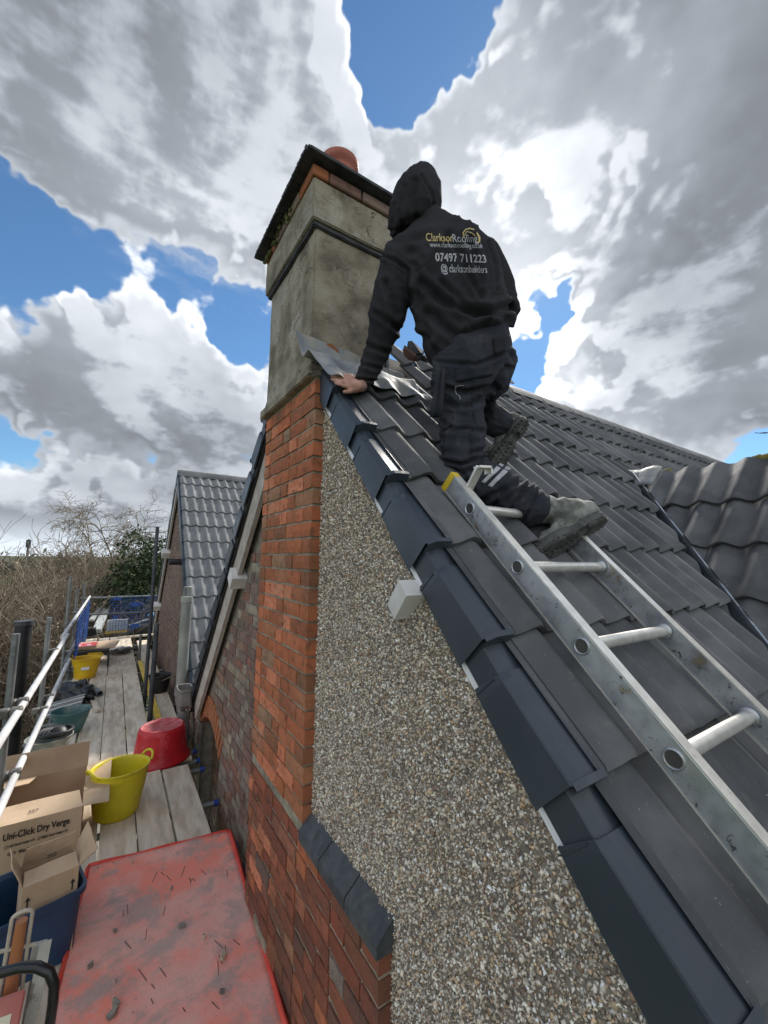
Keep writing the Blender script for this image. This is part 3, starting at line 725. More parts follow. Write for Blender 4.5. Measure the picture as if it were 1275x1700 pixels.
# lead apron
rows = []
nu, nv = 44, 18
for j in range(nv):
    row = []; t = j/(nv-1)
    for i in range(nu):
        u = i/(nu-1); X = .69+.70*u+(.10*t*(1-u*1.4) if u < .5 else .03*t)
        wv = .004*math.sin(11*u+3*t)+.003*math.sin(23*u-5*t)+.006*noise.noise(Vector((u*9, t*5, 0)))+.003*noise.noise(Vector((u*25, t*14, 3)))
        if t < .42:
            q = t/.42; z = 1.175-.17*q-.055*u*(1-q); Y = SY0-.012-.035*q*q+wv*1.5
            P = Vector((X, Y, z))
            if u < .18: P.y -= .02*(.18-u)/.18; 
        else:
            q = (t-.42)/.58; s = .690+.285*q-.045*u*q; cr = .5+.5*math.cos(2*math.pi*(X-1.0)/P_)
            P = near(X, s, .052+.026*cr**1.2*min(1, q*1.6)+wv+.02*(1-q)**2)
            if u > .85: P += Vector((0, 0, .02*math.sin(q*9)*(u-.85)/.15))
        row.append(P)
    rows.append(row)
fl = sheet('lead_flashing', rows, M_['lead'], chim, .0035)
sd_ = fl.modifiers.new('s', 'SUBSURF'); sd_.levels = 1; sd_.render_levels = 1
rows = [[Vector((1.285+.0*j+.006*math.sin(i), 1.94+i*.05, near(0, 0, 0, 0, 0).z+ZR-1.0837*(YR-1.94-i*.05)+.20-.03*j*(1+.1*math.sin(i*2)))) for i in range(9)] for j in range(6)]
sheet('side_flashing', rows, M_['lead'], chim, .003)
mb = MB(); mb.add([(.86, 1.945, 1.05), (.98, 1.94, 1.05), (.95, 1.935, 1.14), (.905, 1.936, 1.165), (.87, 1.94, 1.15)], [(0, 1, 2, 3, 4)])
ob = mb.build('tile_packing', M_['brick_orange'], chim); ob.modifiers.new('t', 'SOLIDIFY').thickness = .02
# loose broken pieces on the ridge, either side of the roofer
def shard(name, label, P, sz, rot, m=M_['tile'], group=None):
    b = bmesh.new(); n = 9; top = []; bot = []
    for i in range(n):
        a = 2*math.pi*i/n; r = sz*random.uniform(.65, 1.1)
        x, y = r*math.cos(a), r*.6*math.sin(a); top.append(b.verts.new((x, y, .012+.25*x*x/sz))); bot.append(b.verts.new((x*.93, y*.93, .25*x*x/sz-.006)))
    b.faces.new(top); b.faces.new(bot[::-1])
    for i in range(n): b.faces.new((top[i], bot[i], bot[(i+1) % n], top[(i+1) % n]))
    me = bpy.data.meshes.new(name); b.to_mesh(me); b.free()
    o = link(name, me, m, None, Matrix.Translation(P) @ Matrix.Rotation(rot[0], 4, 'X') @ Matrix.Rotation(rot[1], 4, 'Y') @ Matrix.Rotation(rot[2], 4, 'Z'))
    return tag(o, label, 'tile piece', group)
for i, (px_, py_, dd, sz, lab) in enumerate(((682, 592, 2.42, .07, 'broken red tile piece leaning on the ridge beside the lead'), (700, 598, 2.42, .085, 'dark tile offcut lying flat on the ridge left of the roofer'), (688, 583, 2.45, .075, 'dark curved tile offcut on top of the ridge pile'))):
    shard('tile_offcut', lab, D(px_, py_, dd), sz, (.5*i, .3-.3*i, i), M_['brick_dark'] if i == 0 else M_['slate'], 'tile offcuts on the ridge')
for i, (px_, py_, dd, lab) in enumerate(((838, 640, 2.72, 'loose curved ridge tile rocking at the end of the ridge run'), )):
    link_ = link('loose_ridge_tile', rt, None, None, Matrix.Translation((2.36, YR, ZR+.075)) @ Matrix.Rotation(-.10, 4, 'Y'))
    tag(link_, lab, 'ridge tile')
shard('tile_offcut', 'dark tile offcut standing on edge on the ridge right of the roofer', Vector((2.28, 2.36, 1.72)), .09, (1.2, .4, .3), M_['slate'], 'tile offcuts on the ridge')
# ------------------------------------------------------------------ far gable house
Y2, Z2 = 8.50, 1.56
hf = thing('house', 'farther gabled house end with grey tiled roof beyond the soil pipe', 'house', (1.5, 8.5, -6.6))
mb = MB(); mb.add([near(.9, 0, -.04, Y2, Z2), near(4.5, 0, -.04, Y2, Z2), near(4.5, 4.5, -.04, Y2, Z2), near(.9, 4.5, -.04, Y2, Z2), far(.9, 4.6, -.04, Y2, Z2), far(4.5, 4.6, -.04, Y2, Z2)], [(3, 2, 1, 0), (0, 1, 5, 4)])
rf2 = mb.build('roof', M_['under'], hf)
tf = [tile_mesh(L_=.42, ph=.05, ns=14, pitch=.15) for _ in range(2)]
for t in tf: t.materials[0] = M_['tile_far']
for k in range(12):
    for i in range(8):
        if .91+i*.30+.2 > 1.0+3.0: continue
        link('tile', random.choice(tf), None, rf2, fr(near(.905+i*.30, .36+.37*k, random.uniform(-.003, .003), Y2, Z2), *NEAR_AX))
for i in range(6):
    o = link('ridge_tile', rt, None, rf2, Matrix.Translation((.88+i*.46, Y2, Z2+.03)))
def verge_bar(fn, s0, s1, m, name, x0, x1, h0, h1, **k):
    mb = MB(); mb.add(*slab(lambda X, s, h: fn(X, s, h, Y2, Z2), x0, x1, s0, s1, h0, h1)); return mb.build(name, m, rf2, recalc=True)
for k in range(12): verge_bar(near, .02+.37*k, .37+.37*k, M_['verge'], 'verge_unit', .875, .93, -.13, .02+.0)
for k in range(12): verge_bar(far, .02+.37*k, .36+.37*k, M_['verge'], 'verge_unit', .875-.006*(k % 2), .93, -.10, .03)
verge_bar(far, .02, 4.4, M_['cream'], 'bargeboard', .885, .915, -.24, -.11)
mb = MB()
N2 = 60; ys = [5.2+i*(6.6/N2) for i in range(N2+1)]
for a, b in zip(ys[:-1], ys[1:]):
    m_ = (a+b)/2; hi = Z2-1.0837*abs(m_-Y2)-.08
    mb.add([(.955, a, -6.6), (.955, b, -6.6), (.955, b, hi), (.955, a, hi)], [(3, 2, 1, 0)])
w2 = mb.build('gable_wall', M_['mortar'], hf)
mb = MB()
for (y, z, l) in brick_rows(-3.0, 1.5, 5.4, 11.7):
    if z+BH < Z2-1.0837*abs(y+l/2-Y2)-.20: mb.box((.945+random.uniform(-.002, .002), y, z), (.99, y+l, z+BH))
o = mb.build('brickwork', M_['brick_far'], w2); pick_attr(o, 6); tag(o, kind='stuff')
for s in (1.75, 3.35):
    mb = MB(); mb.add(*slab(lambda X, s_, h: far(X, s_, h, Y2, Z2), .80, .96, s, s+.14, -.34, -.20)); mb.build('purlin_end', M_['white_paint'], w2, recalc=True)
mb = MB(); mb.tube([(1.0, 7.3, -.10), (.72, 7.3, -.10)], .05, 12); mb.build('vent_stub', M_['black'], w2)
# ------------------------------------------------------------------ ladder
lad = thing('ladder', 'aluminium ladder laid up the tiled slope under the kneeling roofer', 'ladder', tuple(near(1.3, 4.6, .06)))
def LH(s): return .038+(s-1.735)*.038
def lp(X, s, h): return near(X, s, h+LH(s))
SA, SB = 1.735, 4.7
for j, (x0, x1) in enumerate(((1.050, 1.078), (1.520, 1.548))):
    mb = MB(); v, f = slab(lp, x0, x1, SA, SB, -.002, .066)
    mb.add(v, f); st_ = mb.build('stile', M_['alu'], lad, recalc=True)
    b_ = st_.modifiers.new('b', 'BEVEL'); b_.width = .002; b_.segments = 2
    mb = MB()
    if j == 0: mb.add(*slab(lp, x0-.0015, x1+.006, SA, SB, .0662, .0700))
    else: mb.add(*slab(lp, x0-.004, x1+.0015, SA, SB, .0662, .0700))
    mb.add(*slab(lp, x0-.0015 if j == 0 else x0-.004, x1+.006 if j == 0 else x1+.0015, SA, SB, -.006, -.0022))
    mb.build('flange', M_['alu_b'], st_, recalc=True)
    mb = MB(); mb.add(*slab(lp, x0-.002, x1+.002, SA-.010, SA+.018, -.007, .0712)); mb.build('end_cap', M_['yellow'] if j == 0 else M_['alu'], st_, recalc=True)
M_['hole_shade'] = mat('painted_hollow_shade', [(.03,.03,.03),(.07,.065,.06)], .7)
for k in range(11):
    s = 1.90+.2855*k; a = lp(1.052, s, .032); b = lp(1.546, s, .032)
    if s > SB: break
    mb = MB(); mb.tube([a+Vector((.027, 0, 0)), b-Vector((.027, 0, 0))], .0175, 18); rg = mb.build('rung', M_['alu_b'], lad)
    for e, q in ((a, -1), (b, 1)):
        mb = MB(); M = Matrix.Translation(e) @ Matrix.Rotation(math.pi/2*q, 4, 'Y')
        mb.lathe([(.0235, -.001), (.0235, .004), (.020, .0065), (.0175, .004), (.0165, -.004)], 20, M, 1, 1)
        e2 = e+Vector((.030*(-q), 0, 0)); M2 = Matrix.Translation(e2) @ Matrix.Rotation(math.pi/2*(-q), 4, 'Y')
        mb.lathe([(.0255, -.001), (.0255, .003), (.021, .006), (.0175, .007)], 20, M2)
        mb.build('collar', M_['alu'], rg)
    for e, q in ((a, -1), (b, 1)):
        mb = MB(); c0 = e+Vector((q*.0028, 0, 0)); ring = [c0+Matrix.Rotation(2*math.pi*i/14, 3, 'X') @ Vector((0, .0172, 0)) for i in range(14)]
        mb.add(ring, [tuple(range(14)) if q > 0 else tuple(range(13, -1, -1))])
        mb.build('hollow', M_['hole_shade'], rg)  # flat disc in dark colour, painting the shade inside the open rung end
mb = MB(); a = lp(1.085, 1.815, .062)
hk = lp(1.085, 1.80, .155)
mb.bar(a, hk, .034, .010, (0, 1, 0)); mb.bar(hk+Vector((-.017, 0, -.004)), hk+Vector((.045, 0, .002)), .034, .008)
mb.bar(hk+Vector((.042, 0, .004)), hk+Vector((.042, 0, -.022)), .034, .006, (1, 0, 0))
mb.build('hook_bracket', M_['alu_b'], lad)
# ------------------------------------------------------------------ scaffold
M_['board'] = mat('scaffold_board', [(.53,.44,.33),(.66,.565,.44),(.73,.65,.53)], .88, sc=2.5, det=10, bump=.5, bsc=60, rand=.10, stretch=(6, 1.1, 6), spots=[(2.2,.52,.70,(.30,.25,.20),.45),(16,.64,.72,(.17,.14,.11),.45)])
M_['tube'] = mat('galvanised_tube', [(.17,.18,.18),(.27,.28,.28)], .5, .6, sc=5, bump=.15, bsc=60, rand=.15, spots=[(20,.58,.7,(.38,.37,.35),.5),(9,.6,.7,(.15,.08,.05),.35)])
M_['tube_w'] = mat('white_sleeved_tube', [(.50,.50,.50),(.62,.62,.62)], .5, sc=5, rand=.05, spots=[(12,.55,.7,(.32,.32,.31),.6)])
M_['dtube'] = mat('dark_tube', [(.045,.05,.06),(.08,.085,.095)], .5, .4, sc=5)
M_['bluecap'] = mat('blue_cap', [(.02,.06,.30)], .4)
M_['guard'] = mat('blue_mesh', [(.012,.05,.20),(.02,.08,.30)], .5, sc=8)
scf = thing('scaffold', 'tube scaffold with grey timber boards running along the gable walls', 'scaffold', (.1, 5, -6.6))
ZD, ZN = -2.10, -2.058
def board(x0, y0, y1, zt, w=.225, parent=scf, m=None):
    mb = MB(); yaw = random.uniform(-.0015, .0015)
    mb.box((-w/2, y0, -.038), (w/2, y1, 0), None, bev=.003)
    return mb.build('board', m or M_['board'], parent, Matrix.Translation((x0+w/2, 0, zt)) @ Matrix.Rotation(yaw, 4, 'Z'))
for x0 in (-.445, -.208, .028, .265):
    board(x0, 4.3, 8.86, ZD+random.uniform(-.003, .003)); board(x0+.01, 8.875, 12.8, ZD+random.uniform(-.003, .003))
for x0 in (-.42, -.183, .055, .290, .528):
    board(x0, .4, 4.68+random.uniform(-.02, .02), ZN+random.uniform(-.003, .003))
for (y0, y1) in ((4.9, 8.2), (8.22, 12.0)): board(.60, y0, y1, ZD+.0)
def tube(a, b, r=.0242, m='tube', name='tube', parent=scf, **k):
    mb = MB(); mb.tube([a, b], r, 12, **k); return mb.build(name, M_[m], parent)
for i, Y in enumerate((1.6, 2.5, 3.35, 4.03, 4.71, 4.95, 5.17, 5.65, 6.3, 6.9, 7.5, 8.2, 9.0, 9.9, 10.8, 11.8)):
    z = (ZD if Y > 4.3 else ZN-.03)-.064-.01*(i % 2)
    t = tube((-.62-.25*random.random(), Y+random.uniform(-.03, .03), z), (.905, Y, z), name='transom')
    if Y < 7:
        mb = MB(); mb.tube([(.880, Y, z), (.918, Y, z)], .0262, 12); mb.build('end_cap', M_['bluecap'], t)
RX = -.50
def rail(z, y0, y1, m): return tube((RX, y0, z), (RX+.03, y1, z), .0245, m, 'guardrail')
rail(-1.10, 1.2, 7.2, 'tube_w'); rail(-1.085, 6.9, 13.2, 'tube_w'); rail(-1.60, 2.0, 8.0, 'tube_w'); rail(-1.59, 7.7, 13.2, 'tube')
tube((RX-.06, .6, ZD-.12), (RX-.06, 13.2, ZD-.12), name='ledger'); tube((.70, .6, ZD-.16), (.70, 12.5, ZD-.16), name='ledger')
def standard(px_, pytop, X, r=.0242, m='tube', zb=-6.6):
    P = onx(px_, pytop, X); o = tube((P.x, P.y, zb), (P.x, P.y, P.z), r, m, 'standard', hollow=False); return P
stds = [standard(27, 1052, RX-.07), standard(82, 1025, RX-.07), standard(118, 957, RX-.07), standard(129, 978, RX-.07), standard(141, 966, RX-.07), standard(156, 962, RX-.05, .02)]
tube((RX-.06, 2.62, -6.6), (RX-.06, 2.62, -1.04), .0242, name='standard')
M_['coup'] = mat('coupler_steel', [(.12,.11,.10),(.22,.21,.19)], .6, .6, sc=20)
def coupler(P):
    mb = MB(); x, y, z = P
    mb.box((x-.034, y-.03, z-.034), (x+.034, y+.03, z+.034), bev=.008); mb.box((x-.10, y-.028, z-.030), (x-.036, y+.032, z+.030), bev=.007)
    mb.tube([(x+.02, y-.045, z+.02), (x+.02, y+.045, z+.02)], .008, 6); return mb.build('coupler', M_['coup'], scf)
for P in stds[:5]:
    coupler((RX+.005, P.y+.03, -1.10)); coupler((RX+.005, P.y+.03, -1.60))
for y in (3.0, 3.9, 5.6, 8.1, 9.7): coupler((RX+.002, y, -1.10 if y != 5.6 else -1.6))
tube((.53, 7.35, -6.6), (.53, 7.35, .45), .027, 'dtube', 'pole'); tube((.535, 6.35, -6.6), (.535, 6.35, -.905), .031, 'dtube', 'pole'); tube((.56, 9.9, -3), (.56, 9.9, -1.62), .026, name='pole')
for z in (-1.10, -1.52): tube((RX-.15, 12.95, z), (1.12, 12.92, z), .024, name='end_rail')
# blue brick guards
def guard(name, label, o, u, w, h, nx, nz_, ovals):
    mb = MB(); u = Vector(u); up = Vector((0, 0, 1)); n = u.cross(up); o = Vector(o)
    M = fr(o, u, up, n)
    for i in range(nx+1): x = w*i/nx; mb.box((x-.0045, 0, -.004), (x+.0045, h, .004), M)
    for j in range(nz_+1): y = h*j/nz_; mb.box((0, y-.0045, -.0055), (w, y+.0045, .0055), M)
    for (cx, cy, rx, ry) in ovals:
        vs = [M @ Vector((cx+rx*math.cos(a), cy+ry*math.sin(a), zz_)) for zz_ in (-.008, .008) for a in [2*math.pi*i/16 for i in range(16)]]
        mb.add(vs, [tuple(range(16))[::-1], tuple(range(16, 32))]+[(i, (i+1) % 16, 16+(i+1) % 16, 16+i) for i in range(16)])
    o_ = mb.build('mesh', M_['guard'], None); return o_
def gthing(label, *a):
    t = thing('brick_guard', label, 'mesh guard', tuple(a[0]), 'blue mesh guards on the scaffold'); o = guard('x', '', *a)
    o.parent = t; o.matrix_basis = t.matrix_basis.inverted()
gthing('blue plastic mesh guard hung on the long handrail', (RX+.045, 8.8, -1.98), (0, 1, 0), 2.0, .84, 24, 10, [(.5, .42, .12, .07), (1.5, .42, .12, .07)])
gthing('blue plastic mesh guard at the far end of the long handrail', (RX+.06, 10.85, -1.98), (0, 1, 0), 2.0, .84, 24, 10, [(.5, .42, .12, .07), (1.5, .42, .12, .07)])
gthing('blue mesh guard with oval plate closing the walkway end, upper row', (-.02, 12.90, -1.50), (1, 0, 0), 1.06, .38, 17, 6, [(.15, .36, .1, .04), (.58, .20, .15, .06), (.95, .35, .1, .04)])
gthing('blue mesh guard with oval plate closing the walkway end, lower row', (.02, 12.88, -2.02), (1, 0, 0), 1.02, .46, 16, 7, [(.55, .14, .11, .08), (.1, .40, .06, .05)])
# ------------------------------------------------------------------ soil pipe, rainwater hopper
M_['pvc'] = mat('grey_pvc', [(.20,.21,.19),(.30,.31,.28)], .5, sc=3, spots=[(6,.55,.75,(.38,.40,.33),.5)])
M_['pvc2'] = mat('grey_brown_pvc', [(.15,.14,.135),(.21,.20,.19)], .5, sc=5, spots=[(12,.58,.75,(.33,.31,.29),.5)])
vp = thing('soil_vent_pipe', 'tall grey soil pipe with wire cage on top beside the far roof', 'pipe', (.80, 5.75, -6.6))
PX_, PY_ = .80, 5.75
zt_ = onx(305, 985, PX_).z; zt_ = -.52
mb = MB(); mb.tube([(PX_, PY_, -1.62), (PX_, PY_, zt_)], .062, 20); mb.build('pipe', M_['pvc'], vp)
mb = MB(); mb.tube([(PX_, PY_, zt_-.06), (PX_, PY_, zt_+.005)], .070, 20); mb.build('collar', M_['pvc'], vp)
mb = MB()
for i in range(12):
    a = 2*math.pi*i/12; mb.tube([(PX_+.05*math.cos(a), PY_+.05*math.sin(a), zt_), (PX_+.04*math.cos(a), PY_+.04*math.sin(a), zt_+.13)], .0032, 5)
mb.lathe([(0, zt_+.135), (.042, zt_+.132), (.044, zt_+.122)], 14, Matrix.Translation((PX_, PY_, 0)))
mb.build('cage', M_['pvc'], vp)
mb = MB(); mb.tube([(PX_, PY_, -1.58), (PX_, PY_, -1.75), (PX_+.03, PY_-.10, -1.90), (PX_+.03, PY_-.22, -2.02), (PX_+.02, PY_-.28, -2.2), (PX_+.02, PY_-.28, -6.5)], .060, 16); mb.build('bend', M_['pvc2'], vp)
mb = MB(); mb.tube([(PX_, PY_, -1.70), (PX_, PY_, -1.60)], .074, 18); mb.tube([(PX_+.03, PY_-.12, -1.88), (PX_+.03, PY_-.16, -1.96)], .072, 18); mb.build('socket', M_['pvc2'], vp)
hp = thing('rainwater_hopper', 'grey plastic rainwater hopper on a downpipe at the foot of the valley', 'hopper', (.82, 5.3, -1.9))
hx, hy, hz_ = .765, 5.22, -1.47
mb = MB()
pr_ = [(.085, .0), (.10, -.02), (.10, -.17), (.088, -.185), (.05, -.20)]
vs = []
def hring(sx, sy, z, n=24):
    return [Vector((hx+sx*math.copysign(abs(math.cos(a))**.45, math.cos(a)), hy+sy*math.copysign(abs(math.sin(a))**.45, math.sin(a)), hz_+z)) for a in [2*math.pi*i/n for i in range(n)]]
rs_ = [hring(.066, .126, -.12), hring(.068, .128, .0), hring(.078, .140, .002), hring(.078, .140, -.022), hring(.072, .134, -.03), hring(.068, .128, -.17), hring(.05, .07, -.20), hring(.04, .05, -.23)]
vs = [v for r in rs_ for v in r]; mb.add(vs, [(i*24+j, i*24+(j+1) % 24, (i+1)*24+(j+1) % 24, (i+1)*24+j) for i in range(7) for j in range(24)]); mb.add(rs_[0], [tuple(range(24))])
mb.build('bowl', M_['pvc2'], hp)
mb = MB(); mb.tube([(hx, hy, -1.72), (hx, hy, -2.3), (hx, hy, -6.4)], .036, 14); mb.build('downpipe', M_['pvc2'], hp)
mb = MB(); mb.tube([(hx, hy, -1.74), (hx, hy, -1.86)], .058, 16); mb.tube([(hx, hy, -1.90), (hx, hy, -1.99)], .062, 16); mb.tube([(hx, hy, -2.0), (hx, hy, -2.12)], .055, 16); mb.build('socket', M_['pvc2'], hp)
bp_ = thing('overflow_pipe', 'thin dark brown overflow pipe running up the far brick wall', 'pipe', (.86, 6.5, -6.6))
mb = MB(); mb.tube([(.86, 6.6, -3.2), (.86, 6.6, -.63), (.87, 6.63, -.60), (.95, 6.63, -.60)], .013, 8); mb.build('pipe', mat('brown_pipe', [(.03,.018,.015)], .5), bp_)
mb = MB(); mb.box((.84, 6.57, -1.26), (.92, 6.63, -1.20), bev=.004); mb.build('clip', M_['pvc'], bp_)
# ------------------------------------------------------------------ things on the boards
def ztag(o, label, cat, group=None): return tag(o, label, cat, group)
M_['red_pl'] = mat('red_plastic', [(.42,.008,.018),(.52,.015,.025)], .38, sc=6, spots=[(16,.58,.72,(.55,.22,.20),.4)], rv=.1)
M_['red_dusty'] = mat('dusty_red', [(.42,.03,.04),(.50,.12,.12)], .6, sc=14, spots=[(30,.52,.66,(.58,.35,.33),.55)])
rt_ = thing('tub', 'big red round plastic tub upside down on the boards', 'tub', (.545, 5.03, ZD))
mb = MB(); mb.lathe([(.255, .0), (.275, .0), (.285, .012), (.282, .03), (.262, .035), (.245, .10), (.222, .29), (.212, .322), (.196, .335)], 48); mb.build('body', M_['red_pl'], rt_, Matrix.Translation((.545, 5.03, ZD)))
mb = MB(); mb.lathe([(.196, .335), (.185, .330), (.180, .325), (0, .327)], 48); mb.build('base', M_['red_dusty'], rt_, Matrix.Translation((.545, 5.03, ZD)))
M_['yel_pl'] = mat('yellow_tub_plastic', [(.55,.46,.012),(.66,.56,.02)], .45, sc=6, spots=[(5,.62,.75,(.16,.13,.02),.6)])
M_['yel_or'] = mat('orange_yellow_plastic', [(.66,.40,.01),(.75,.48,.015)], .45, sc=6)
def trug(name, label, P, r0, r1, h, m, tilt=(0, 0, 0), handles=True, col_in=None, ribs=True, cat='trug'):
    t = thing(name, label, cat, tuple(P)); M = Matrix.Translation(P) @ Matrix.Rotation(tilt[2], 4, 'Z') @ Matrix.Rotation(tilt[0], 4, 'X') @ Matrix.Rotation(tilt[1], 4, 'Y')
    mb = MB(); pr = [(0, .004), (r0*.9, .0), (r0, .012)]
    nr = 22 if ribs else 6
    for i in range(1, nr+1):
        q = i/nr; r = r0+(r1-r0)*q**.85; z = .012+(h-.03)*q
        if ribs and 2 < i < nr-1: pr += [(r, z-.004), (r+.0022, z-.001), (r, z+.003)]
        else: pr.append((r, z))
    pr += [(r1+.008, h-.008), (r1+.009, h), (r1-.002, h+.001), (r1-.008, h-.02), (r0+(r1-r0)*.5-.006, h*.5), (r0-.01, .02), (0, .018)]
    mb.lathe(pr, 36, None, 1.0, .93, .008); mb.build('body', m, t, M)
    if handles:
        for sg in (1, -1):
            mb = MB(); pts = [Vector((sg*(r1+.002+.03*math.sin(a)), .07*math.cos(a), h-.01+.052*math.sin(a))) for a in [math.pi*i/8 for i in range(9)]]
            mb.tube(pts, .010, 8); mb.build('handle', m, t, M)
    return t
trug('trug', 'bright yellow flexible trug with ribbed sides behind the cardboard flap', Vector((.155, 4.10, ZN)), .155, .205, .36, M_['yel_pl'], (0, .03, .45))
trug('trug', 'orange-yellow trug with a small label, farther along the boards', G(140, 1128, ZD)+Vector((0, .12, 0)), .15, .21, .34, M_['yel_or'], (0, 0, -.3), ribs=False)
lab = MB(); q_ = G(140, 1128, ZD)+Vector((0, .12, 0)); lab.box((-.055, -.192, .17), (.055, -.186, .215), Matrix.Translation(q_)); ob = lab.build('label', M_['white_trim'], None)
ob.parent = bpy.data.objects['trug.001']; ob.matrix_basis = bpy.data.objects['trug.001'].matrix_basis.inverted()
M_['green_pl'] = mat('green_bucket_plastic', [(.04,.12,.125),(.07,.17,.17)], .5, sc=7, spots=[(8,.5,.68,(.30,.30,.27),.6)])
M_['greybk'] = mat('cement_coated_plastic', [(.16,.19,.17),(.30,.30,.27)], .8, sc=8, bump=.5, bsc=40)
trug('bucket', 'teal green bucket with cement-crusted rim beside the black coil', G(110, 1222, ZD)+Vector((.02, .1, 0)), .12, .19, .26, M_['green_pl'], handles=False, ribs=False, cat='bucket')
trug('bucket', 'grey mortar-coated bucket behind the big cardboard box', G(88, 1275, ZN)+Vector((-.06, .1, 0)), .12, .185, .27, M_['greybk'], handles=False, ribs=False, cat='bucket')
trug('bucket', 'black builders bucket on the inner boards by the far wall', Vector((.72, 7.4, ZD)), .11, .155, .26, M_['black'], handles=False, ribs=False, cat='bucket')
mb = MB(); mb.tube([(.70, 7.38, ZD+.15), (.80, 7.1, ZD+.27), (.87, 6.95, ZD+.34)], .010, 8); ztag(mb.build('stirring_stick', M_['coup'], None), 'thin metal rod leaning in the black bucket', 'rod')
co = thing('hose_coil', 'black rubber coil resting on top of the grey bucket', 'coil', tuple(G(97, 1215, ZN+.28)))
for k in range(3):
    mb = MB(); c_ = G(92+4*k, 1214+2*k, ZN+.29-.0*k); pts = [c_+Vector((.13*(1-.12*k)*math.cos(a), .15*(1-.12*k)*math.sin(a), .018*k)) for a in [2*math.pi*i/20 for i in range(21)]]
    mb.tube(pts, .016, 8); mb.build('loop', M_['black'], co)
mb = MB(); c_ = G(97, 1216, ZN+.29); mb.lathe([(0, .055), (.05, .05), (.07, .02), (.09, 0)], 14, Matrix.Translation(c_)); mb.build('hub', M_['black'], co)
# yellow spirit level and inner board
lv = thing('spirit_level', 'long yellow spirit level lying on the inner boards', 'level', (.66, 6.4, ZD))
mb = MB(); 
a_ = G(262, 1190, ZD+.02); b_ = G(232, 1098, ZD+.02)
mb.bar(a_, b_, .07, .03); mb.build('body', mat('level_yellow', [(.62,.44,.05),(.75,.58,.10)], .5, sc=12, spots=[(20,.6,.7,(.4,.33,.2),.5)]), lv)
mb = MB(); mb.bar(a_+Vector((0, 0, .017)), b_+Vector((0, 0, .017)), .018, .006); mb.build('rib', M_['yel_or'], lv)
# red sheet on the near boards
m = mat('red_dusty_sheet', [(.90,.28,.20),(.88,.36,.29),(.82,.44,.37)], .8, sc=2.6, det=9, bump=.5, bsc=130, lo=.38, hi=.62,
        spots=[(3.3,.50,.64,(.40,.34,.30),.72),(7,.50,.66,(.36,.31,.28),.60),(120,.61,.68,(.14,.11,.10),.6),(40,.52,.68,(.62,.42,.38),.5)])
M_['sheet_edge'] = mat('red_sheet_edge', [(.66,.055,.035),(.72,.09,.055)], .6, sc=6)
shx = thing('red_board', 'dusty red covered board laid across the near scaffold boards', 'board', tuple(G(260, 1560, ZN+.02)))
c4 = [G(146, 1441, ZN+.02), G(381, 1381, ZN+.02), G(478, 1715, ZN+.02), G(60, 1790, ZN+.02)]
n1, n2 = 26, 34; rows = []
for j in range(n2+1):
    row = []
    for i in range(n1+1):
        u = i/n1; v = j/n2; P = (c4[0]*(1-u)+c4[1]*u)*(1-v)+(c4[3]*(1-u)+c4[2]*u)*v
        P.z += .003*noise.noise(P*6)+.002*noise.noise(P*19)+(.006*math.exp(-v*30))
        row.append(P)
    rows.append(row)
sheet('surface', rows, m, shx, .009)
def edge_strip(a, b, w, name='folded_edge', n=22, lift=.0):
    rows = []; t = (b-a).normalized(); s_ = Vector((0, 0, 1)).cross(t)
    for j in range(3):
        rows.append([a.lerp(b, i/n)+Vector((0, 0, .018*(j == 1)+.004+lift+.003*math.sin(i*.7)*(j == 1)))+s_*(w*(j-1)*.5+.002*math.sin(i*.5)) for i in range(n+1)])
    sheet(name, rows, M_['sheet_edge'], shx, .004)
edge_strip(c4[0]+Vector((0,0,.003)), c4[1], .035); edge_strip(c4[1], c4[2], .035); edge_strip(c4[3], c4[0], .030)
dm = mat('debris', [(.16,.15,.14),(.30,.27,.22)], .9, sc=20, rand=.4)
dm2 = mat('pale_chip', [(.45,.38,.28)], .9)
for i, (x, y, sz, mm_, lab_) in enumerate(((302, 1538, .028, dm, 'dark green-grey chip with pale sliver in the middle of the red board'), (370, 1588, .030, dm2, 'pale yellowish chip toward the right edge of the red board'), (192, 1546, .014, dm, 'small dark pebble at the end of a scratch on the red board'), (150, 1605, .020, dm, 'small dark pebble near the left edge of the red board'), (192, 1668, .030, dm, 'grey slate flake, upper of two near the bottom of the photo'), (185, 1686, .032, dm, 'grey slate flake, lowest on the red board'), (338, 1557, .014, dm2, 'tiny pale chip right of the dark chip'), (368, 1647, .015, dm, 'small brown pebble lying lower right on the red board'), (284, 1476, .014, dm, 'tiny dark chip in the upper middle of the red board'), (220, 1432, .007, dm2, 'tiny yellow bead at the top of the red board'))):
    shard('chip', lab_, G(x, y, ZN+.034), sz*.85, (random.uniform(-.3, .3), random.uniform(-.3, .3), i*1.3), mm_, 'chips of rubble on the red board').data.name = 'chip'
    bpy.context.scene.objects[-1]
for o in S.objects:
    if o.name.startswith('chip'): o['category'] = 'rubble chip'
mb = MB()
for i in range(26):
    x = random.uniform(170, 400); y = random.uniform(1450, 1680); P = G(x, y, ZN+.030); a = random.uniform(-.5, .5)+math.pi/2; l = random.uniform(.02, .09)
    mb.bar(P, P+Vector((math.cos(a)*l, math.sin(a)*l, .003)), .0022, .002)
for i in range(500):
    u, v = random.random(), random.random(); P = (c4[0]*(1-u)+c4[1]*u)*(1-v)+(c4[3]*(1-u)+c4[2]*u)*v; r = random.uniform(.001, .0035)
    mb.box((-r, -r*.8, 0), (r, r*.8, r), Matrix.Translation(P+Vector((0, 0, .004+.012*math.exp(-v*30)))) @ Matrix.Rotation(i, 4, 'Z'))
tag(mb.build('grit', mat('grit', [(.05,.04,.035),(.12,.06,.05)], .9), shx), kind='stuff')
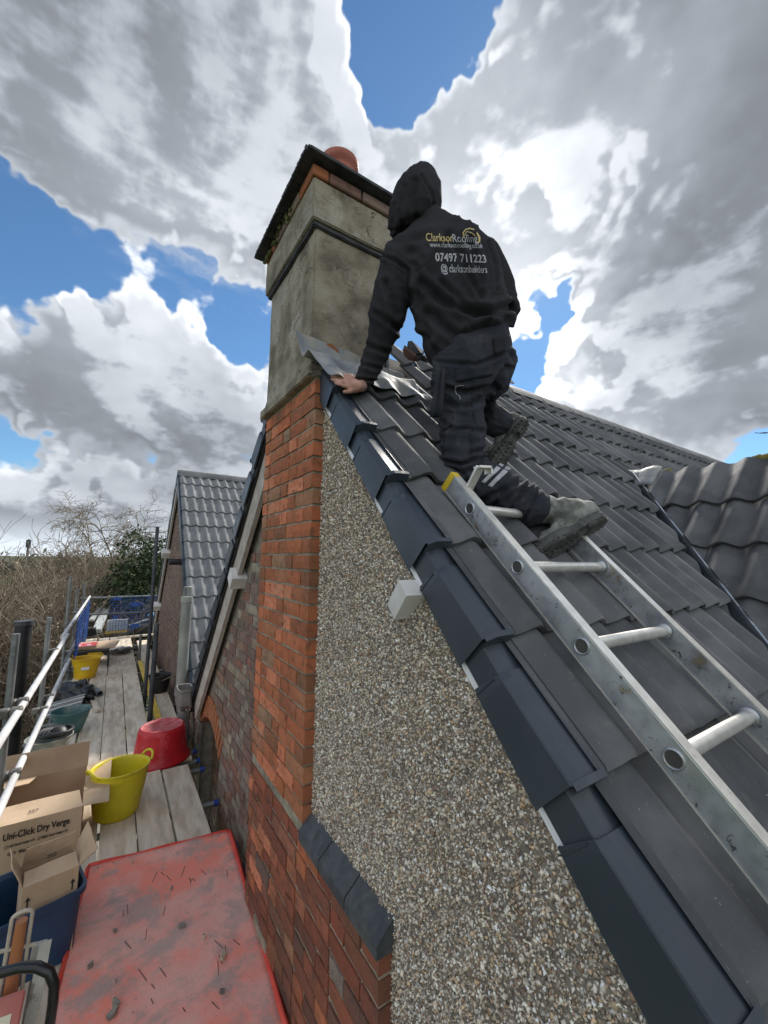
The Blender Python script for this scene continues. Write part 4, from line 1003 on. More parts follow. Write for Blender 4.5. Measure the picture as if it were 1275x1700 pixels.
# ------------------------------------------------------------------ cardboard and crate
M_['card'] = mat('cardboard', [(.46,.33,.21),(.54,.40,.27)], .85, sc=5, bump=.15, bsc=30, spots=[(7,.58,.75,(.28,.19,.12),.5)])
M_['card_in'] = mat('cardboard_inside', [(.36,.25,.165),(.42,.30,.20)], .85, sc=5)
M_['ink'] = mat('print_black', [(.012,.012,.012)], .7)
M_['inkr'] = mat('print_red', [(.45,.03,.03)], .7)
def text_obj(txt, size, mtx, m, parent, name='print', bold=0., sx=1., width=None):
    cu = bpy.data.curves.new('t', 'FONT'); cu.body = txt; cu.size = size; cu.offset = bold; cu.resolution_u = 3
    tmp = bpy.data.objects.new('t', cu); S.collection.objects.link(tmp); dg = bpy.context.evaluated_depsgraph_get(); dg.update()
    me = bpy.data.meshes.new_from_object(tmp.evaluated_get(dg)); bpy.data.objects.remove(tmp); me.materials.clear()
    if width: sx = width/max(v.co.x for v in me.vertices)
    me.transform(Matrix.Diagonal((sx, 1, 1, 1)))
    return link(name, me, m, parent, mtx)
def quad_panel(name, a, b, c_, d, m, parent, th=.005, nseg=1, curl=0):
    rows = []
    for j in range(nseg+1):
        v = j/nseg; n = (b-a).cross(d-a).normalized()
        rows.append([(a.lerp(b, i/4)).lerp(d.lerp(c_, i/4), v)+n*curl*v*v+n*.002*math.sin(i*2+j) for i in range(5)])
    return sheet(name, rows, m, parent, th, False)
bx = thing('cardboard_box', 'large open cardboard box printed with Uni-Click Dry Verge lettering', 'box', (-.3, 3.6, ZN))
zt_b = -1.74
fr_ = G(137, 1338, zt_b); br_ = G(146, 1271, zt_b)
x1 = (fr_.x+br_.x)/2; y0b, y1b = fr_.y, br_.y; x0 = x1-.60
c = lambda x, y, z: Vector((x, y, z))
quad_panel('front_side', c(x0, y0b, ZN), c(x1, y0b, ZN), c(x1, y0b, zt_b), c(x0, y0b, zt_b), M_['card'], bx)
quad_panel('back_side', c(x0, y1b, ZN), c(x1, y1b, ZN), c(x1, y1b, zt_b), c(x0, y1b, zt_b), M_['card_in'], bx)
quad_panel('right_side', c(x1, y0b, ZN), c(x1, y1b, ZN), c(x1, y1b, zt_b), c(x1, y0b, zt_b), M_['card'], bx)
quad_panel('left_side', c(x0, y0b, ZN), c(x0, y1b, ZN), c(x0, y1b, zt_b), c(x0, y0b, zt_b), M_['card'], bx)
quad_panel('bottom', c(x0, y0b, ZN+.01), c(x1, y0b, ZN+.01), c(x1, y1b, ZN+.01), c(x0, y1b, ZN+.01), M_['card_in'], bx)
quad_panel('flap', c(x0, y1b, zt_b), c(x1, y1b, zt_b), c(x1, y1b+.07, zt_b+.17), c(x0, y1b+.07, zt_b+.17), M_['card_in'], bx, nseg=3, curl=.01)
quad_panel('flap', c(x0, y0b, zt_b), c(x1, y0b, zt_b), c(x1-.03, y0b+.17, zt_b+.03), c(x0, y0b+.17, zt_b+.03), M_['card'], bx, nseg=3, curl=.01)
quad_panel('flap', c(x1, y1b, zt_b), c(x1, y0b, zt_b), c(x1+.15, y0b+.02, zt_b-.01), c(x1+.16, y1b-.02, zt_b+.05), M_['card'], bx, nseg=3, curl=-.01)
FM = lambda x, z: fr(Vector((x, y0b-.007, z)), Vector((1, 0, 0)), Vector((0, 0, 1)), Vector((0, -1, 0)))
fx = lambda px, py: (lambda r: r.x*y0b/r.y)(ray(px, py))
text_obj('Uni-Click Dry Verge', .058, FM(fx(5, 1388), zt_b-.088), M_['ink'], bx, bold=.0015, width=fx(116, 1362)-fx(5, 1388))
text_obj('[ ] Left hand verge x10   [ ] Right hand verge x10', .021, FM(fx(8, 1404), zt_b-.135), M_['ink'], bx, bold=.0008, width=fx(112, 1380)-fx(8, 1404))
text_obj('GO  Black', .026, FM(fx(12, 1420), zt_b-.185), M_['ink'], bx, bold=.0008)
flp = fr(Vector((x1-.30, y0b+.055, zt_b+.0155)), Vector((1, 0, 0)), Vector((0, .985, .175)), Vector((0, -.175, .985)))
text_obj('557', .040, flp, M_['ink'], bx, sx=.9)
M2 = fr(Vector((x1-.47, y1b-.03, zt_b+.02)), Vector((1, 0, 0)), Vector((0, 1, 0)), Vector((0, 0, 1)))
mb = MB(); mb.box((0, 0, 0), (.09, .05, .001), M2); 
quad_panel('inner_flap', c(x0, y1b-.01, zt_b+.006), c(x1-.32, y1b-.01, zt_b+.006), c(x1-.36, y1b-.13, zt_b+.012), c(x0, y1b-.14, zt_b+.012), M_['card'], bx)
for k in range(3): text_obj('(E)'[k], .05, fr(Vector((x1-.50+.022*k, y1b-.10, zt_b+.016)), Vector((1, 0, 0)), Vector((0, 1, 0)), Vector((0, 0, 1))), M_['inkr'], bx, 'stamp')
# blue crate
M_['crate'] = mat('blue_crate_plastic', [(.010,.035,.085),(.018,.055,.12)], .45, sc=4, spots=[(20,.62,.75,(.2,.22,.24),.3)])
cb0 = G(126, 1567, ZN); zc_ = -1.73
pr0 = G(142, 1471, zc_); pl0 = G(0, 1539, zc_); u_ = (pl0-pr0); u_.z = 0; u_.normalize(); w_ = Vector((-u_.y, u_.x, 0)); 
if w_.y < 0: w_ = -w_
cr = thing('crate', 'open dark blue plastic crate holding a small cardboard box', 'crate', (cb0.x-.3, cb0.y+.2, ZN))
Lc, Wc, Hc = .62, .40, zc_-ZN
def crp(a, b, z, inset=0):   # a along the front edge, b backwards; taper with height
    k = (z-ZN)/Hc; e = .018*(1-k); return pr0+u_*(e+inset+(Lc-2*e-2*inset)*a)+w_*(e+inset+(Wc-2*e-2*inset)*b)+Vector((0, 0, z-zc_))
nz = 24
def crring(z, inset=0, r=.06):
    pts = []
    for (cx, cy, a0) in ((1, 0, -90), (1, 1, 0), (0, 1, 90), (0, 0, 180)):
        for t in range(6):
            an = R_(a0+90*t/5); X_ = (r if cx == 0 else Lc-r)+r*math.cos(an); Y_ = (r if cy == 0 else Wc-r)+r*math.sin(an)
            pts.append(crp(X_/Lc, Y_/Wc, z, inset))
    return pts
rs2 = [crring(ZN+.005, .0), crring(zc_-.03), crring(zc_-.028, -.016), crring(zc_, -.016), crring(zc_+.002, -.002), crring(zc_-.02, .006), crring(ZN+.012, .006)]
mb = MB(); vs = [v for r in rs2 for v in r]; mb.add(vs, [(i*24+j, i*24+(j+1) % 24, (i+1)*24+(j+1) % 24, (i+1)*24+j) for i in range(6) for j in range(24)]); mb.add(rs2[-1], [tuple(range(24))]); mb.add(rs2[0], [tuple(range(24))[::-1]])
mb.build('body', M_['crate'], cr)
# small box in the crate
sb = thing('cardboard_box', 'small open cardboard box with black arrows standing in the blue crate', 'box', tuple(crp(.3, .5, ZN+.02)))
ztp = -1.63
a0 = G(37, 1512, ztp-.14); 
fl_ = G(38, 1475, ztp); frr = G(131, 1437, ztp); ux = (frr-fl_).normalized(); uy = Vector((-ux.y, ux.x, 0)); Wb, Db = (frr-fl_).length, .17
if uy.y < 0: uy = -uy
def q(a, b, z): return fl_+ux*(Wb*a)+uy*(Db*b)+Vector((0, 0, z))
hb = -(ztp-ZN-.03)
quad_panel('front_side', q(0, 0, hb), q(1, 0, hb), q(1, 0, 0), q(0, 0, 0), M_['card'], sb)
quad_panel('back_side', q(0, 1, hb), q(1, 1, hb), q(1, 1, 0), q(0, 1, 0), M_['card'], sb)
quad_panel('right_side', q(1, 0, hb), q(1, 1, hb), q(1, 1, 0), q(1, 0, 0), M_['card'], sb)
quad_panel('left_side', q(0, 0, hb), q(0, 1, hb), q(0, 1, 0), q(0, 0, 0), M_['card'], sb)
quad_panel('bottom', q(0, 0, hb+.005), q(1, 0, hb+.005), q(1, 1, hb+.005), q(0, 1, hb+.005), M_['card_in'], sb)
quad_panel('flap', q(0, 0, 0), q(1, 0, 0), q(.97, .48, .035), q(.03, .45, .03), M_['card'], sb, nseg=3)
quad_panel('flap', q(0, 1, 0), q(1, 1, 0), q(.98, .86, .10), q(.05, .86, .10), M_['card'], sb, nseg=3)
quad_panel('flap', q(1, 1, 0), q(1, 0, 0), q(1.33, -.1, .06), q(1.22, .9, .13), M_['card'], sb, nseg=3)
quad_panel('flap', q(0, 0, 0), q(0, 1, 0), q(-.22, 1.0, .12), q(-.2, .1, .10), M_['card'], sb, nseg=3)
fm = lambda a, z: fr(q(a, 0, z)-uy*.006, ux, Vector((0, 0, 1)), -uy)
for a in (.10, .90):
    mb = MB(); MM = fm(a, -.10); mb.add([MM @ Vector(p) for p in ((-.003, 0, 0), (.003, 0, 0), (.003, .035, 0), (.012, .030, 0), (0, .052, 0), (-.012, .030, 0), (-.003, .035, 0))], [(0, 1, 2, 3, 4, 5, 6)])
    mb.build('arrow_print', M_['ink'], sb)
text_obj('202', .028, fr(q(.45, .95, .012)-uy*.008, ux, Vector((0, -.12, .99)), -uy), M_['ink'], sb)
# tools in the bottom left corner
M_['wood_o'] = mat('orange_wood_handle', [(.30,.10,.04),(.42,.17,.07)], .5, sc=8, stretch=(1, 1, .3), bump=.2, bsc=50)
M_['cord'] = mat('cream_cord', [(.40,.35,.27),(.5,.45,.36)], .9, sc=30, bump=.5, bsc=200)
M_['chipped'] = mat('chipped_black_paint', [(.008,.008,.009),(.015,.015,.015)], .3, sc=12, spots=[(14,.60,.64,(.50,.50,.46),.9)])
M_['old_white'] = mat('worn_white_paint', [(.40,.39,.33),(.50,.49,.43)], .7, sc=12, bump=.4, bsc=60, spots=[(16,.55,.62,(.12,.10,.08),.8)])
tl = thing('hand_tool', 'orange wooden tool handle with a cream cord loop leaning on the blue crate', 'tool', tuple(D(15, 1700, 1.35)))
A1 = D(36, 1528, 1.36); B1 = D(14, 1668, 1.34); C1 = A1+(B1-A1)*4.2
mb = MB(); mb.tube([A1, B1, C1], [.016, .021, .021], 14); mb.build('shaft', M_['wood_o'], tl)
up1 = (A1-B1).normalized(); sd1 = up1.cross(ray(30, 1560)).normalized()
mb = MB(); pts = [B1-sd1*.030]+[A1-up1*.05-sd1*.026]+[A1+up1*(.012+.012*math.sin(a))*1.2-sd1*.026*math.cos(a) for a in [math.pi*i/8 for i in range(9)]]+[A1-up1*.05+sd1*.026, B1+sd1*.028]
mb.tube(pts, .0062, 8); mb.tube([A1-up1*.095-sd1*.048, A1-up1*.085, A1-up1*.075+sd1*.052], .006, 8); mb.build('cord', M_['cord'], tl)
wt_ = thing('painted_batten', 'worn white painted timber beside the orange tool handle', 'timber', tuple(D(45, 1700, 1.34)))
mb = MB(); mb.bar(D(76, 1562, 1.42), D(44, 1730, 1.30), .034, .02, tuple(-ray(60, 1600))); mb.build('shaft', M_['old_white'], wt_)
mb = MB(); mb.bar(D(66, 1566, 1.43), D(58, 1606, 1.41), .040, .03, tuple(-ray(60, 1600))); mb.build('head', M_['old_white'], wt_)
th_ = thing('tubular_frame', 'black tubular handle with chipped paint curving into the bottom left corner', 'handle', tuple(D(80, 1700, 1.22)))
pts = [D(*p) for p in ((-60, 1632, 1.2), (-10, 1618, 1.2), (35, 1606, 1.2), (62, 1605, 1.2), (82, 1614, 1.2), (90, 1634, 1.2), (88, 1665, 1.2), (80, 1720, 1.2), (72, 1790, 1.22))]
mb = MB(); mb.tube(pts, .0135, 12); mb.build('tube', M_['chipped'], th_)
pb_ = thing('tool_case', 'pink-red tool case with a cream label in the bottom left corner', 'case', tuple(D(10, 1690, 1.3)))
nrm_ = -ray(20, 1680); ax = D(44, 1640, 1.28)-D(-40, 1672, 1.28); ax.normalize(); ay = nrm_.cross(ax).normalized(); 
MM = fr(D(44, 1640, 1.28)-ax*.30-ay*.20, ax, ay, nrm_)
mb = MB(); mb.box((0, 0, -.06), (.30, .20, .0), MM, bev=.008); mb.build('shell', mat('faded_red_plastic', [(.38,.11,.09),(.45,.17,.14)], .7, sc=10, spots=[(20,.55,.7,(.3,.24,.2),.5)]), pb_)
mb = MB(); mb.box((.06, .10, .0), (.265, .155, .0015), MM); mb.build('label', mat('cream_label', [(.60,.55,.40)], .7, spots=[(30,.6,.7,(.3,.26,.2),.5)]), pb_)
for sx in (.16, .245):
    mb = MB(); mb.lathe([(0, .012), (.015, .011), (.02, .004), (.022, 0)], 12, MM @ Matrix.Translation((sx, .055+.03*(sx > .2), 0))); mb.build('knob', M_['black'], pb_)
# ------------------------------------------------------------------ farther clutter
mb = MB(); pts_ = []
bag = bmesh.new(); bmesh.ops.create_icosphere(bag, subdivisions=4, radius=1)
cB = G(126, 1160, ZD)
for v in bag.verts:
    n_ = noise.noise(v.co*2.1)*.45+noise.noise(v.co*5)*.22+noise.noise(v.co*11)*.10
    v.co = Vector((v.co.x*.19*(1+n_), v.co.y*.42*(1+n_), max(-.02, v.co.z*.16*(1+1.4*n_)+.06)))
o = bm_obj('tarpaulin', bag, mat('black_sheeting', [(.008,.008,.009),(.02,.02,.02)], .45, sc=9), None, True); o.matrix_basis = Matrix.Translation(cB) @ Matrix.Rotation(.25, 4, 'Z'); ztag(o, 'crumpled black plastic sheeting heaped between the green bucket and yellow trug', 'sheeting')
mb = MB(); mb.bar(G(140, 1136, ZD+.05), G(163, 1180, ZD+.03), .06, .03); ztag(mb.build('timber_offcut', M_['board'], None), 'pale timber offcut slanting beside the black sheeting', 'timber')
mb = MB(); mb.tube([G(150, 1140, ZD+.04), G(166, 1152, ZD+.04)], .045, 16, hollow=True); ztag(mb.build('lead_roll', M_['lead'], None), 'short roll of grey lead beside the timber offcut', 'roll')
pk = thing('ridge_strip_pack', 'stack of silver-white corrugated strips left of the green bucket', 'strips', tuple(G(92, 1190, ZD)))
for k in range(7):
    mb = MB(); a = G(74+2*k, 1192-4*k, ZD+.05+.02*k); mb.bar(a, a+Vector((.34, .18, .01)), .025, .014); mb.build('strip', M_['white_trim'] if k % 2 else M_['alu'], pk)
tr = thing('workbench', 'low black folding bench with yellow label behind the orange-yellow trug', 'bench', tuple(G(150, 1105, ZD)))
c0 = G(150, 1108, ZD)+Vector((.0, .1, 0))
mb = MB(); mb.box((-.33, -.12, .20), (.28, .45, .30), Matrix.Translation(c0), bev=.01); mb.build('body', M_['black'], tr)
for sx in (-.3, .27):
    mb = MB(); mb.bar(c0+Vector((sx, -.1, .25)), c0+Vector((sx*1.0, -.16, 0)), .05, .04, (1, 0, 0)); mb.build('leg', M_['black'], tr)
mb = MB(); mb.box((-.06, -.126, .21), (.16, -.121, .27), Matrix.Translation(c0)); mb.build('label', M_['yel_or'], tr)
mb = MB(); mb.box((-.36, .0, .305), (.36, .75, .325), Matrix.Translation(c0) @ Matrix.Rotation(-.12, 4, 'Z')); ztag(mb.build('plywood_offcut', M_['card'], None), 'brown board lying across the black bench', 'board')
rb = thing('labelled_box', 'shallow box with a red and white printed label on the brown board', 'box', tuple(c0+Vector((-.12, .1, .33))))
MM = Matrix.Translation(c0+Vector((-.13, .02, .325))) @ Matrix.Rotation(-.06, 4, 'Z')
mb = MB(); mb.box((-.17, -.02, 0), (.19, .36, .05), MM, bev=.004); mb.build('body', M_['card'], rb)
mb = MB(); mb.box((-.165, -.015, .0505), (.185, .355, .053), MM); mb.build('label', mat('red_label', [(.55,.03,.045)], .5), rb)
for (x, y, w, h) in ((-.145, .27, .22, .022), (-.145, .20, .10, .018), (-.145, .03, .30, .012), (-.13, .08, .07, .06), (.03, .08, .07, .06)):
    mb = MB(); mb.box((x, y, .0531), (x+w, y+h, .0545), MM); mb.build('print', M_['white_trim'], rb)
for k in range(3):
    q0 = G(196+4*k, 1082-2*k, ZD+.02+.03*k); b_ = tile_mesh(L_=.38, ns=12); b_.materials[0] = M_['tile_far']
    tag(link('roof_tile', b_, None, None, Matrix.Translation(q0) @ Matrix.Rotation(-1.2+.25*k, 4, 'Z') @ Matrix.Translation((-.15, -.2, 0))), ['grey roof tile lying flat, lowest of the three on the walkway', 'grey roof tile in the middle of the three on the walkway', 'grey roof tile on top of the three on the walkway'][k], 'roof tile', 'loose roof tiles on the walkway')
cbx = thing('organiser_box', 'clear plastic organiser box with a yellow base standing on the far boards', 'box', tuple(G(192, 1050, ZD)))
c0 = G(192, 1052, ZD)
mb = MB(); mb.box((-.24, 0, .0), (.24, .09, .07), Matrix.Translation(c0), bev=.01); mb.build('base', M_['yel_or'], cbx)
M_['clear'] = mat('cloudy_plastic', [(.40,.43,.42),(.52,.55,.54)], .35, sc=10)
mb = MB(); mb.box((-.22, .02, .07), (.26, .12, .36), Matrix.Translation(c0), bev=.015); mb.build('lid', M_['clear'], cbx)
for k in range(3): mb = MB(); mb.box((-.2, .008, .13+.08*k), (.24, .019, .136+.08*k), Matrix.Translation(c0)); mb.build('divider', M_['white_trim'], cbx)
lp_ = thing('plastic_sheeting', 'long folded translucent plastic trough leaning by the far handrail', 'plastic trough', tuple(G(160, 1050, ZD)))
mb = MB(); mb.bar(G(160, 1048, ZD+.06), G(178, 1008, ZD+.32), .20, .10); mb.bar(G(152, 1030, ZD+.2), G(168, 1006, ZD+.36), .12, .06); ob = mb.build('trough', M_['clear'], lp_)
ts = thing('tile_stack', 'dark slate tiles stacked on edge against the blue mesh guard', 'tiles', tuple(G(152, 1060, ZD)))
for k in range(6):
    mb = MB(); a = G(147+3*k, 1058, ZD); mb.box((0, 0, 0), (.018, .30, .24), Matrix.Translation(a) @ Matrix.Rotation(-.35, 4, 'Y')); mb.build('tile', M_['slate'], ts)
cl = thing('tool_bag', 'dark tool bag with pale blue cloth on top by the far wall', 'bag', tuple(G(240, 1045, ZD)))
mb = MB(); mb.box((-.25, -.1, 0), (.2, .3, .22), Matrix.Translation(G(238, 1052, ZD)), bev=.04); mb.build('bag', M_['black'], cl)
mb = MB(); mb.lathe([(0, .10), (.08, .08), (.13, .03), (.15, 0)], 14, Matrix.Translation(G(254, 1022, ZD+.35)), wob=.1); tag(mb.build('cloth', mat('pale_blue', [(.18,.42,.60)], .6), None), 'pale blue cap-shaped cloth near the far end of the walkway', 'cloth')
lf = thing('lead_offcuts', 'curled silver lead offcuts leaning against the far wall', 'lead', tuple(G(250, 1050, ZD)))
for k in range(4):
    mb = MB(); a = G(243+4*k, 1046-3*k, ZD); mb.bar(a, a+Vector((.10, .10, .42)), .14, .012, (1, 0, 0)); mb.build('offcut', M_['alu'], lf)
mb = MB(); mb.tube([G(212, 1040, ZD+.05), G(248, 1028, ZD+.10)], .05, 12); ztag(mb.build('dark_pipe', M_['dtube'], None), 'dark grey pipe lying across the far boards', 'pipe')
mb = MB(); mb.box((-.35, 0, 0), (.45, .12, .04), Matrix.Translation(G(225, 1058, ZD)) @ Matrix.Rotation(.06, 4, 'Z')); ztag(mb.build('timber_offcut', M_['board'], None), 'pale timber laid crosswise near the far end of the walkway', 'timber')
# ------------------------------------------------------------------ the roofer
def RPt(x, y, h):
    r = ray(x, y); o = near(0, 0, h); n = Vector((0, -sn, cp)); return r*(o.dot(n)/r.dot(n))
def px_of(P):
    q = RM.transposed() @ P; return 637.5+F*q.x/-q.z, 850-F*q.y/-q.z
VIEW = lambda P: P.normalized()
def loft(mb, secs, n=28, e=.85):
    rings = []
    cs = []
    for (Lp, Rp, d, hd) in secs:
        a = D(*Lp, d); b = D(*Rp, d); cs.append(((a+b)/2, (b-a)/2, hd))
    for i, (c_, ax, hd) in enumerate(cs):
        t = (cs[min(i+1, len(cs)-1)][0]-cs[max(i-1, 0)][0]).normalized(); ay = ax.cross(t).normalized()*hd
        rings.append([c_+ax*math.copysign(abs(math.cos(a))**e, math.cos(a))+ay*math.copysign(abs(math.sin(a))**e, math.sin(a)) for a in [2*math.pi*j/n for j in range(n)]])
    vs = [v for r in rings for v in r]; k = len(rings)
    mb.add(vs, [(i*n+j, i*n+(j+1) % n, (i+1)*n+(j+1) % n, (i+1)*n+j) for i in range(k-1) for j in range(n)]+[tuple(range(n))[::-1], tuple((k-1)*n+j for j in range(n))])
def cat(pts, m=5):
    out = []; k = len(pts)
    for i in range(k-1):
        p0, p1, p2, p3 = (pts[max(0, i-1)], pts[i], pts[i+1], pts[min(k-1, i+2)])
        for s in range(m):
            t = s/m; out.append(tuple(.5*((2*b)+(-a+c_)*t+(2*a-5*b+4*c_-d_)*t*t+(-a+3*b-3*c_+d_)*t**3) for a, b, c_, d_ in zip(p0, p1, p2, p3)))
    out.append(tuple(pts[-1])); return out
def limb(mb, pts, world=False, ends=True, n=16):
    q = cat([tuple(p) for p in pts]); P = [Vector(p[:3]) if world else D(*p[:3]) for p in q]; r = [p[3] for p in q]
    mb.tube(P, r, n)
    if ends:
        for c_, rr in ((P[0], r[0]), (P[-1], r[-1])):
            mb.lathe([(0, -rr), (rr*.5, -rr*.87), (rr*.87, -rr*.5), (rr, 0), (rr*.87, rr*.5), (rr*.5, rr*.87), (0, rr)], 12, Matrix.Translation(c_))
def remesh(mb, vox, smooth=6, fac=.5):
    me = mesh('tmp', mb.v, mb.f); b = bmesh.new(); b.from_mesh(me); bmesh.ops.recalc_face_normals(b, faces=b.faces); b.to_mesh(me); b.free()
    o = bpy.data.objects.new('tmp', me); S.collection.objects.link(o)
    r = o.modifiers.new('r', 'REMESH'); r.mode = 'VOXEL'; r.voxel_size = vox; r.use_smooth_shade = True
    if smooth: s_ = o.modifiers.new('s', 'SMOOTH'); s_.iterations = smooth; s_.factor = fac
    dg = bpy.context.evaluated_depsgraph_get(); dg.update(); out = bpy.data.meshes.new_from_object(o.evaluated_get(dg)); bpy.data.objects.remove(o)
    out.polygons.foreach_set('use_smooth', [True]*len(out.polygons)); return out
def segdist(x, y, pl):
    best = 1e9
    for (a, b) in zip(pl[:-1], pl[1:]):
        dx, dy = b[0]-a[0], b[1]-a[1]; t = max(0, min(1, ((x-a[0])*dx+(y-a[1])*dy)/(dx*dx+dy*dy))); best = min(best, math.hypot(x-a[0]-t*dx, y-a[1]-t*dy))
    return best
def folds(me, creases, nz_amp, stretch, seed=0, fine=.0):
    me.update(); no = [v.normal.copy() for v in me.vertices]
    for v, nn in zip(me.vertices, no):
        P = v.co; d = 0
        x, y = px_of(P)
        if nn.dot(P) < .2*P.length:
            for (pl, A, w) in creases:
                q_ = segdist(x, y, pl)
                if q_ < w*3.5: d += A*(math.exp(-(q_/w)**2)-.55*math.exp(-((q_-w*1.9)/w)**2))
        Q = Vector((x*stretch[0], y*stretch[1], seed)); w_ = noise.noise(Q*.5+Vector((3, 7, 1)))*1.6
        d += nz_amp*((1-abs(noise.noise(Q+Vector((w_, w_, P.y*3)))*2))**3-.3)+nz_amp*.45*((1-abs(noise.noise(Q*2.3+Vector((w_, -w_, 9)))*2))**3-.3)+fine*noise.noise(P*60)
        v.co = P+nn*d
    me.update(); return me
M_['hoodie'] = mat('faded_black_fleece', [(.024,.0235,.027),(.036,.035,.039)], .95, sc=5, bump=.35, bsc=500, spots=[(6,.56,.74,(.07,.067,.067),.5),(160,.70,.74,(.12,.12,.12),.35)], spec=.12, bdist=.001)
M_['trouser'] = mat('black_work_cloth', [(.022,.024,.032),(.036,.038,.047)], .9, sc=7, bump=.4, bsc=600, spots=[(9,.54,.70,(.085,.08,.075),.5)], spec=.2, bdist=.001)
M_['skin'] = mat('skin', [(.42,.21,.15),(.52,.29,.22)], .55, sc=18, bump=.4, bsc=90, bdist=.0015)
M_['boot'] = mat('dusty_boot_leather', [(.09,.093,.083),(.18,.185,.165),(.28,.28,.25)], .85, sc=16, bump=.7, bsc=60, spots=[(40,.58,.68,(.27,.26,.24),.5)])
M_['sole'] = mat('rubber_sole', [(.045,.046,.046),(.09,.09,.085)], .8, sc=18, bump=.5, bsc=90, spots=[(22,.52,.66,(.17,.16,.15),.7)])
M_['reflect'] = mat('reflective_tape', [(.36,.36,.38),(.46,.46,.48)], .4, sc=30)
M_['white_print'] = mat('white_print', [(.34,.34,.36),(.48,.48,.50)], .8, sc=40, spots=[(60,.52,.62,(.12,.12,.13),.6)])
M_['gold_print'] = mat('gold_print', [(.55,.42,.16),(.62,.50,.22)], .7, sc=30)
man = thing('person', 'roofer in black hoodie kneeling at the ladder top, one hand on the roof edge', 'person', tuple(RPt(760, 800, .05)))
# body ------------------------------------------------------------------------
mb = MB()
limb(mb, [(778,600,1.90,.10),(768,540,1.94,.10),(750,460,1.98,.10),(735,410,2.0,.08),(715,372,2.0,.06),(700,345,2.02,.085),(697,322,2.03,.088)])
limb(mb, [(665,430,1.98,.065),(648,505,1.99,.052),(634,562,2.0,.042),(617,606,2.0,.034),(602,637,2.0,.027)])
limb(mb, [(800,425,2.0,.05),(832,480,2.03,.05),(838,525,2.08,.045),(800,560,2.25,.04),(772,592,2.38,.028)])
limb(mb, [(754,630,1.875,.06),(767,700,1.815,.055),(767,768,1.765,.045),(805,802,1.71,.045),(880,842,1.655,.035)])
limb(mb, [(808,622,1.94,.06),(794,648,2.07,.055),(780,668,2.18,.06),(800,690,2.05,.055),(822,705,1.92,.045)])
nose = D(664, 345, 2.07); limb(mb, [(668,335,2.06,.018),(660,345,2.07,.016)])
for e_ in (-1, 1): limb(mb, [(697+20*e_, 335, 2.02, .016), (699+20*e_, 345, 2.02, .012)])
hh = lambda x, y, h, r: (*RPt(x, y, h), r)
# left hand, flat on the verge: palm, four fingers, thumb
limb(mb, [(*D(602,640,2.0), .028), hh(594, 641, .085, .027), hh(585, 636, .070, .026)], True)
limb(mb, [hh(590, 645, .070, .022), hh(580, 642, .056, .020)], True); limb(mb, [hh(586, 630, .068, .020), hh(576, 629, .056, .019)], True); limb(mb, [hh(584, 637, .064, .022), hh(575, 635, .056, .019)], True)
for (kx, ky, mx, my, tx, ty, r) in ((577,624, 567,622.5, 557,621, .0090), (573,629.5, 562,626.5, 551,624.5, .0094), (572,635.5, 561,632, 550.5,629.5, .0094), (575,641.5, 566,638.5, 557,636, .0082)):
    limb(mb, [hh(kx+6, ky+.8, .060, .013), hh(kx, ky, .061, .0118), hh(mx, my, .056, r*1.08), hh((mx+tx)/2, (my+ty)/2, .048, r), hh(tx, ty, .040, r*.82)], True, n=10)
limb(mb, [hh(588, 646, .060, .014), hh(580, 650, .052, .0115), hh(572, 650.5, .044, .0095)], True, n=10)
# right hand beyond the torso, resting on the ridge
rp = D(772, 592, 2.38); hd_ = (D(752, 606, 2.5)-rp).normalized(); sd_v = hd_.cross(Vector((0, 0, 1))).normalized()
limb(mb, [(*rp, .028), (*(rp+hd_*.08), .034)], True)
for k in range(4):
    b0 = rp+hd_*.09+sd_v*(.027-.018*k); limb(mb, [(*b0, .010), (*(b0+hd_*.045), .009), (*(b0+hd_*.075-Vector((0, 0, .025))), .0075)], True, n=8)
b0 = rp+hd_*.03+sd_v*.03; limb(mb, [(*b0, .012), (*(b0+sd_v*.03+hd_*.04), .009)], True, n=8)
bm_ = remesh(mb, .0052, 2, .4); 
nl = []
body = link('body', bm_, M_['skin'], man)
# hoodie ----------------------------------------------------------------------
mb = MB()
loft(mb, [((732,620),(842,556),1.90,.150),((710,590),(847,534),1.91,.160),((694,545),(842,503),1.93,.160),((682,503),(834,468),1.95,.155),((668,458),(826,437),1.97,.145),((656,424),(817,410),1.98,.125),((664,396),(797,390),1.99,.10),((684,378),(762,375),2.0,.085),((692,362),(734,360),2.01,.07)])
limb(mb, [(668,428,1.98,.098),(652,480,1.985,.092),(645,520,1.99,.088),(634,560,2.0,.072),(620,600,2.0,.056),(607,627,2.0,.047),(602,640,2.0,.040)])
limb(mb, [(801,424,1.99,.088),(825,470,2.02,.083),(834,515,2.06,.072),(818,545,2.18,.066),(790,572,2.32,.05)])
hm = remesh(mb, .0068, 8, .6)
CR = [([(700,468),(738,502),(790,522),(846,510)], -.014, 5.5), ([(735,470),(775,512),(838,528)], -.010, 5), ([(712,520),(760,560),(838,541)], -.012, 6), ([(700,560),(735,600)], -.010, 6),
      ([(742,392),(765,420),(778,455),(800,490)], -.009, 4.5), ([(781,398),(790,430),(800,470)], -.007, 4), ([(690,440),(696,500),(712,560)], -.009, 6), ([(631,424),(655,432),(678,448),(684,505)], -.007, 2.6),
      ([(812,402),(822,440),(826,480)], -.007, 2.6), ([(729,610),(786,588),(846,546)], -.010, 2.6), ([(640,470),(660,520)], -.008, 5), ([(625,520),(662,548)], -.007, 4), ([(612,575),(642,585)], -.007, 4), ([(602,606),(628,612)], -.006, 3), ([(596,630),(622,632)], -.007, 2),
      ([(672,400),(735,385),(790,402)], -.005, 5), ([(655,400),(700,430)], -.006, 6)]
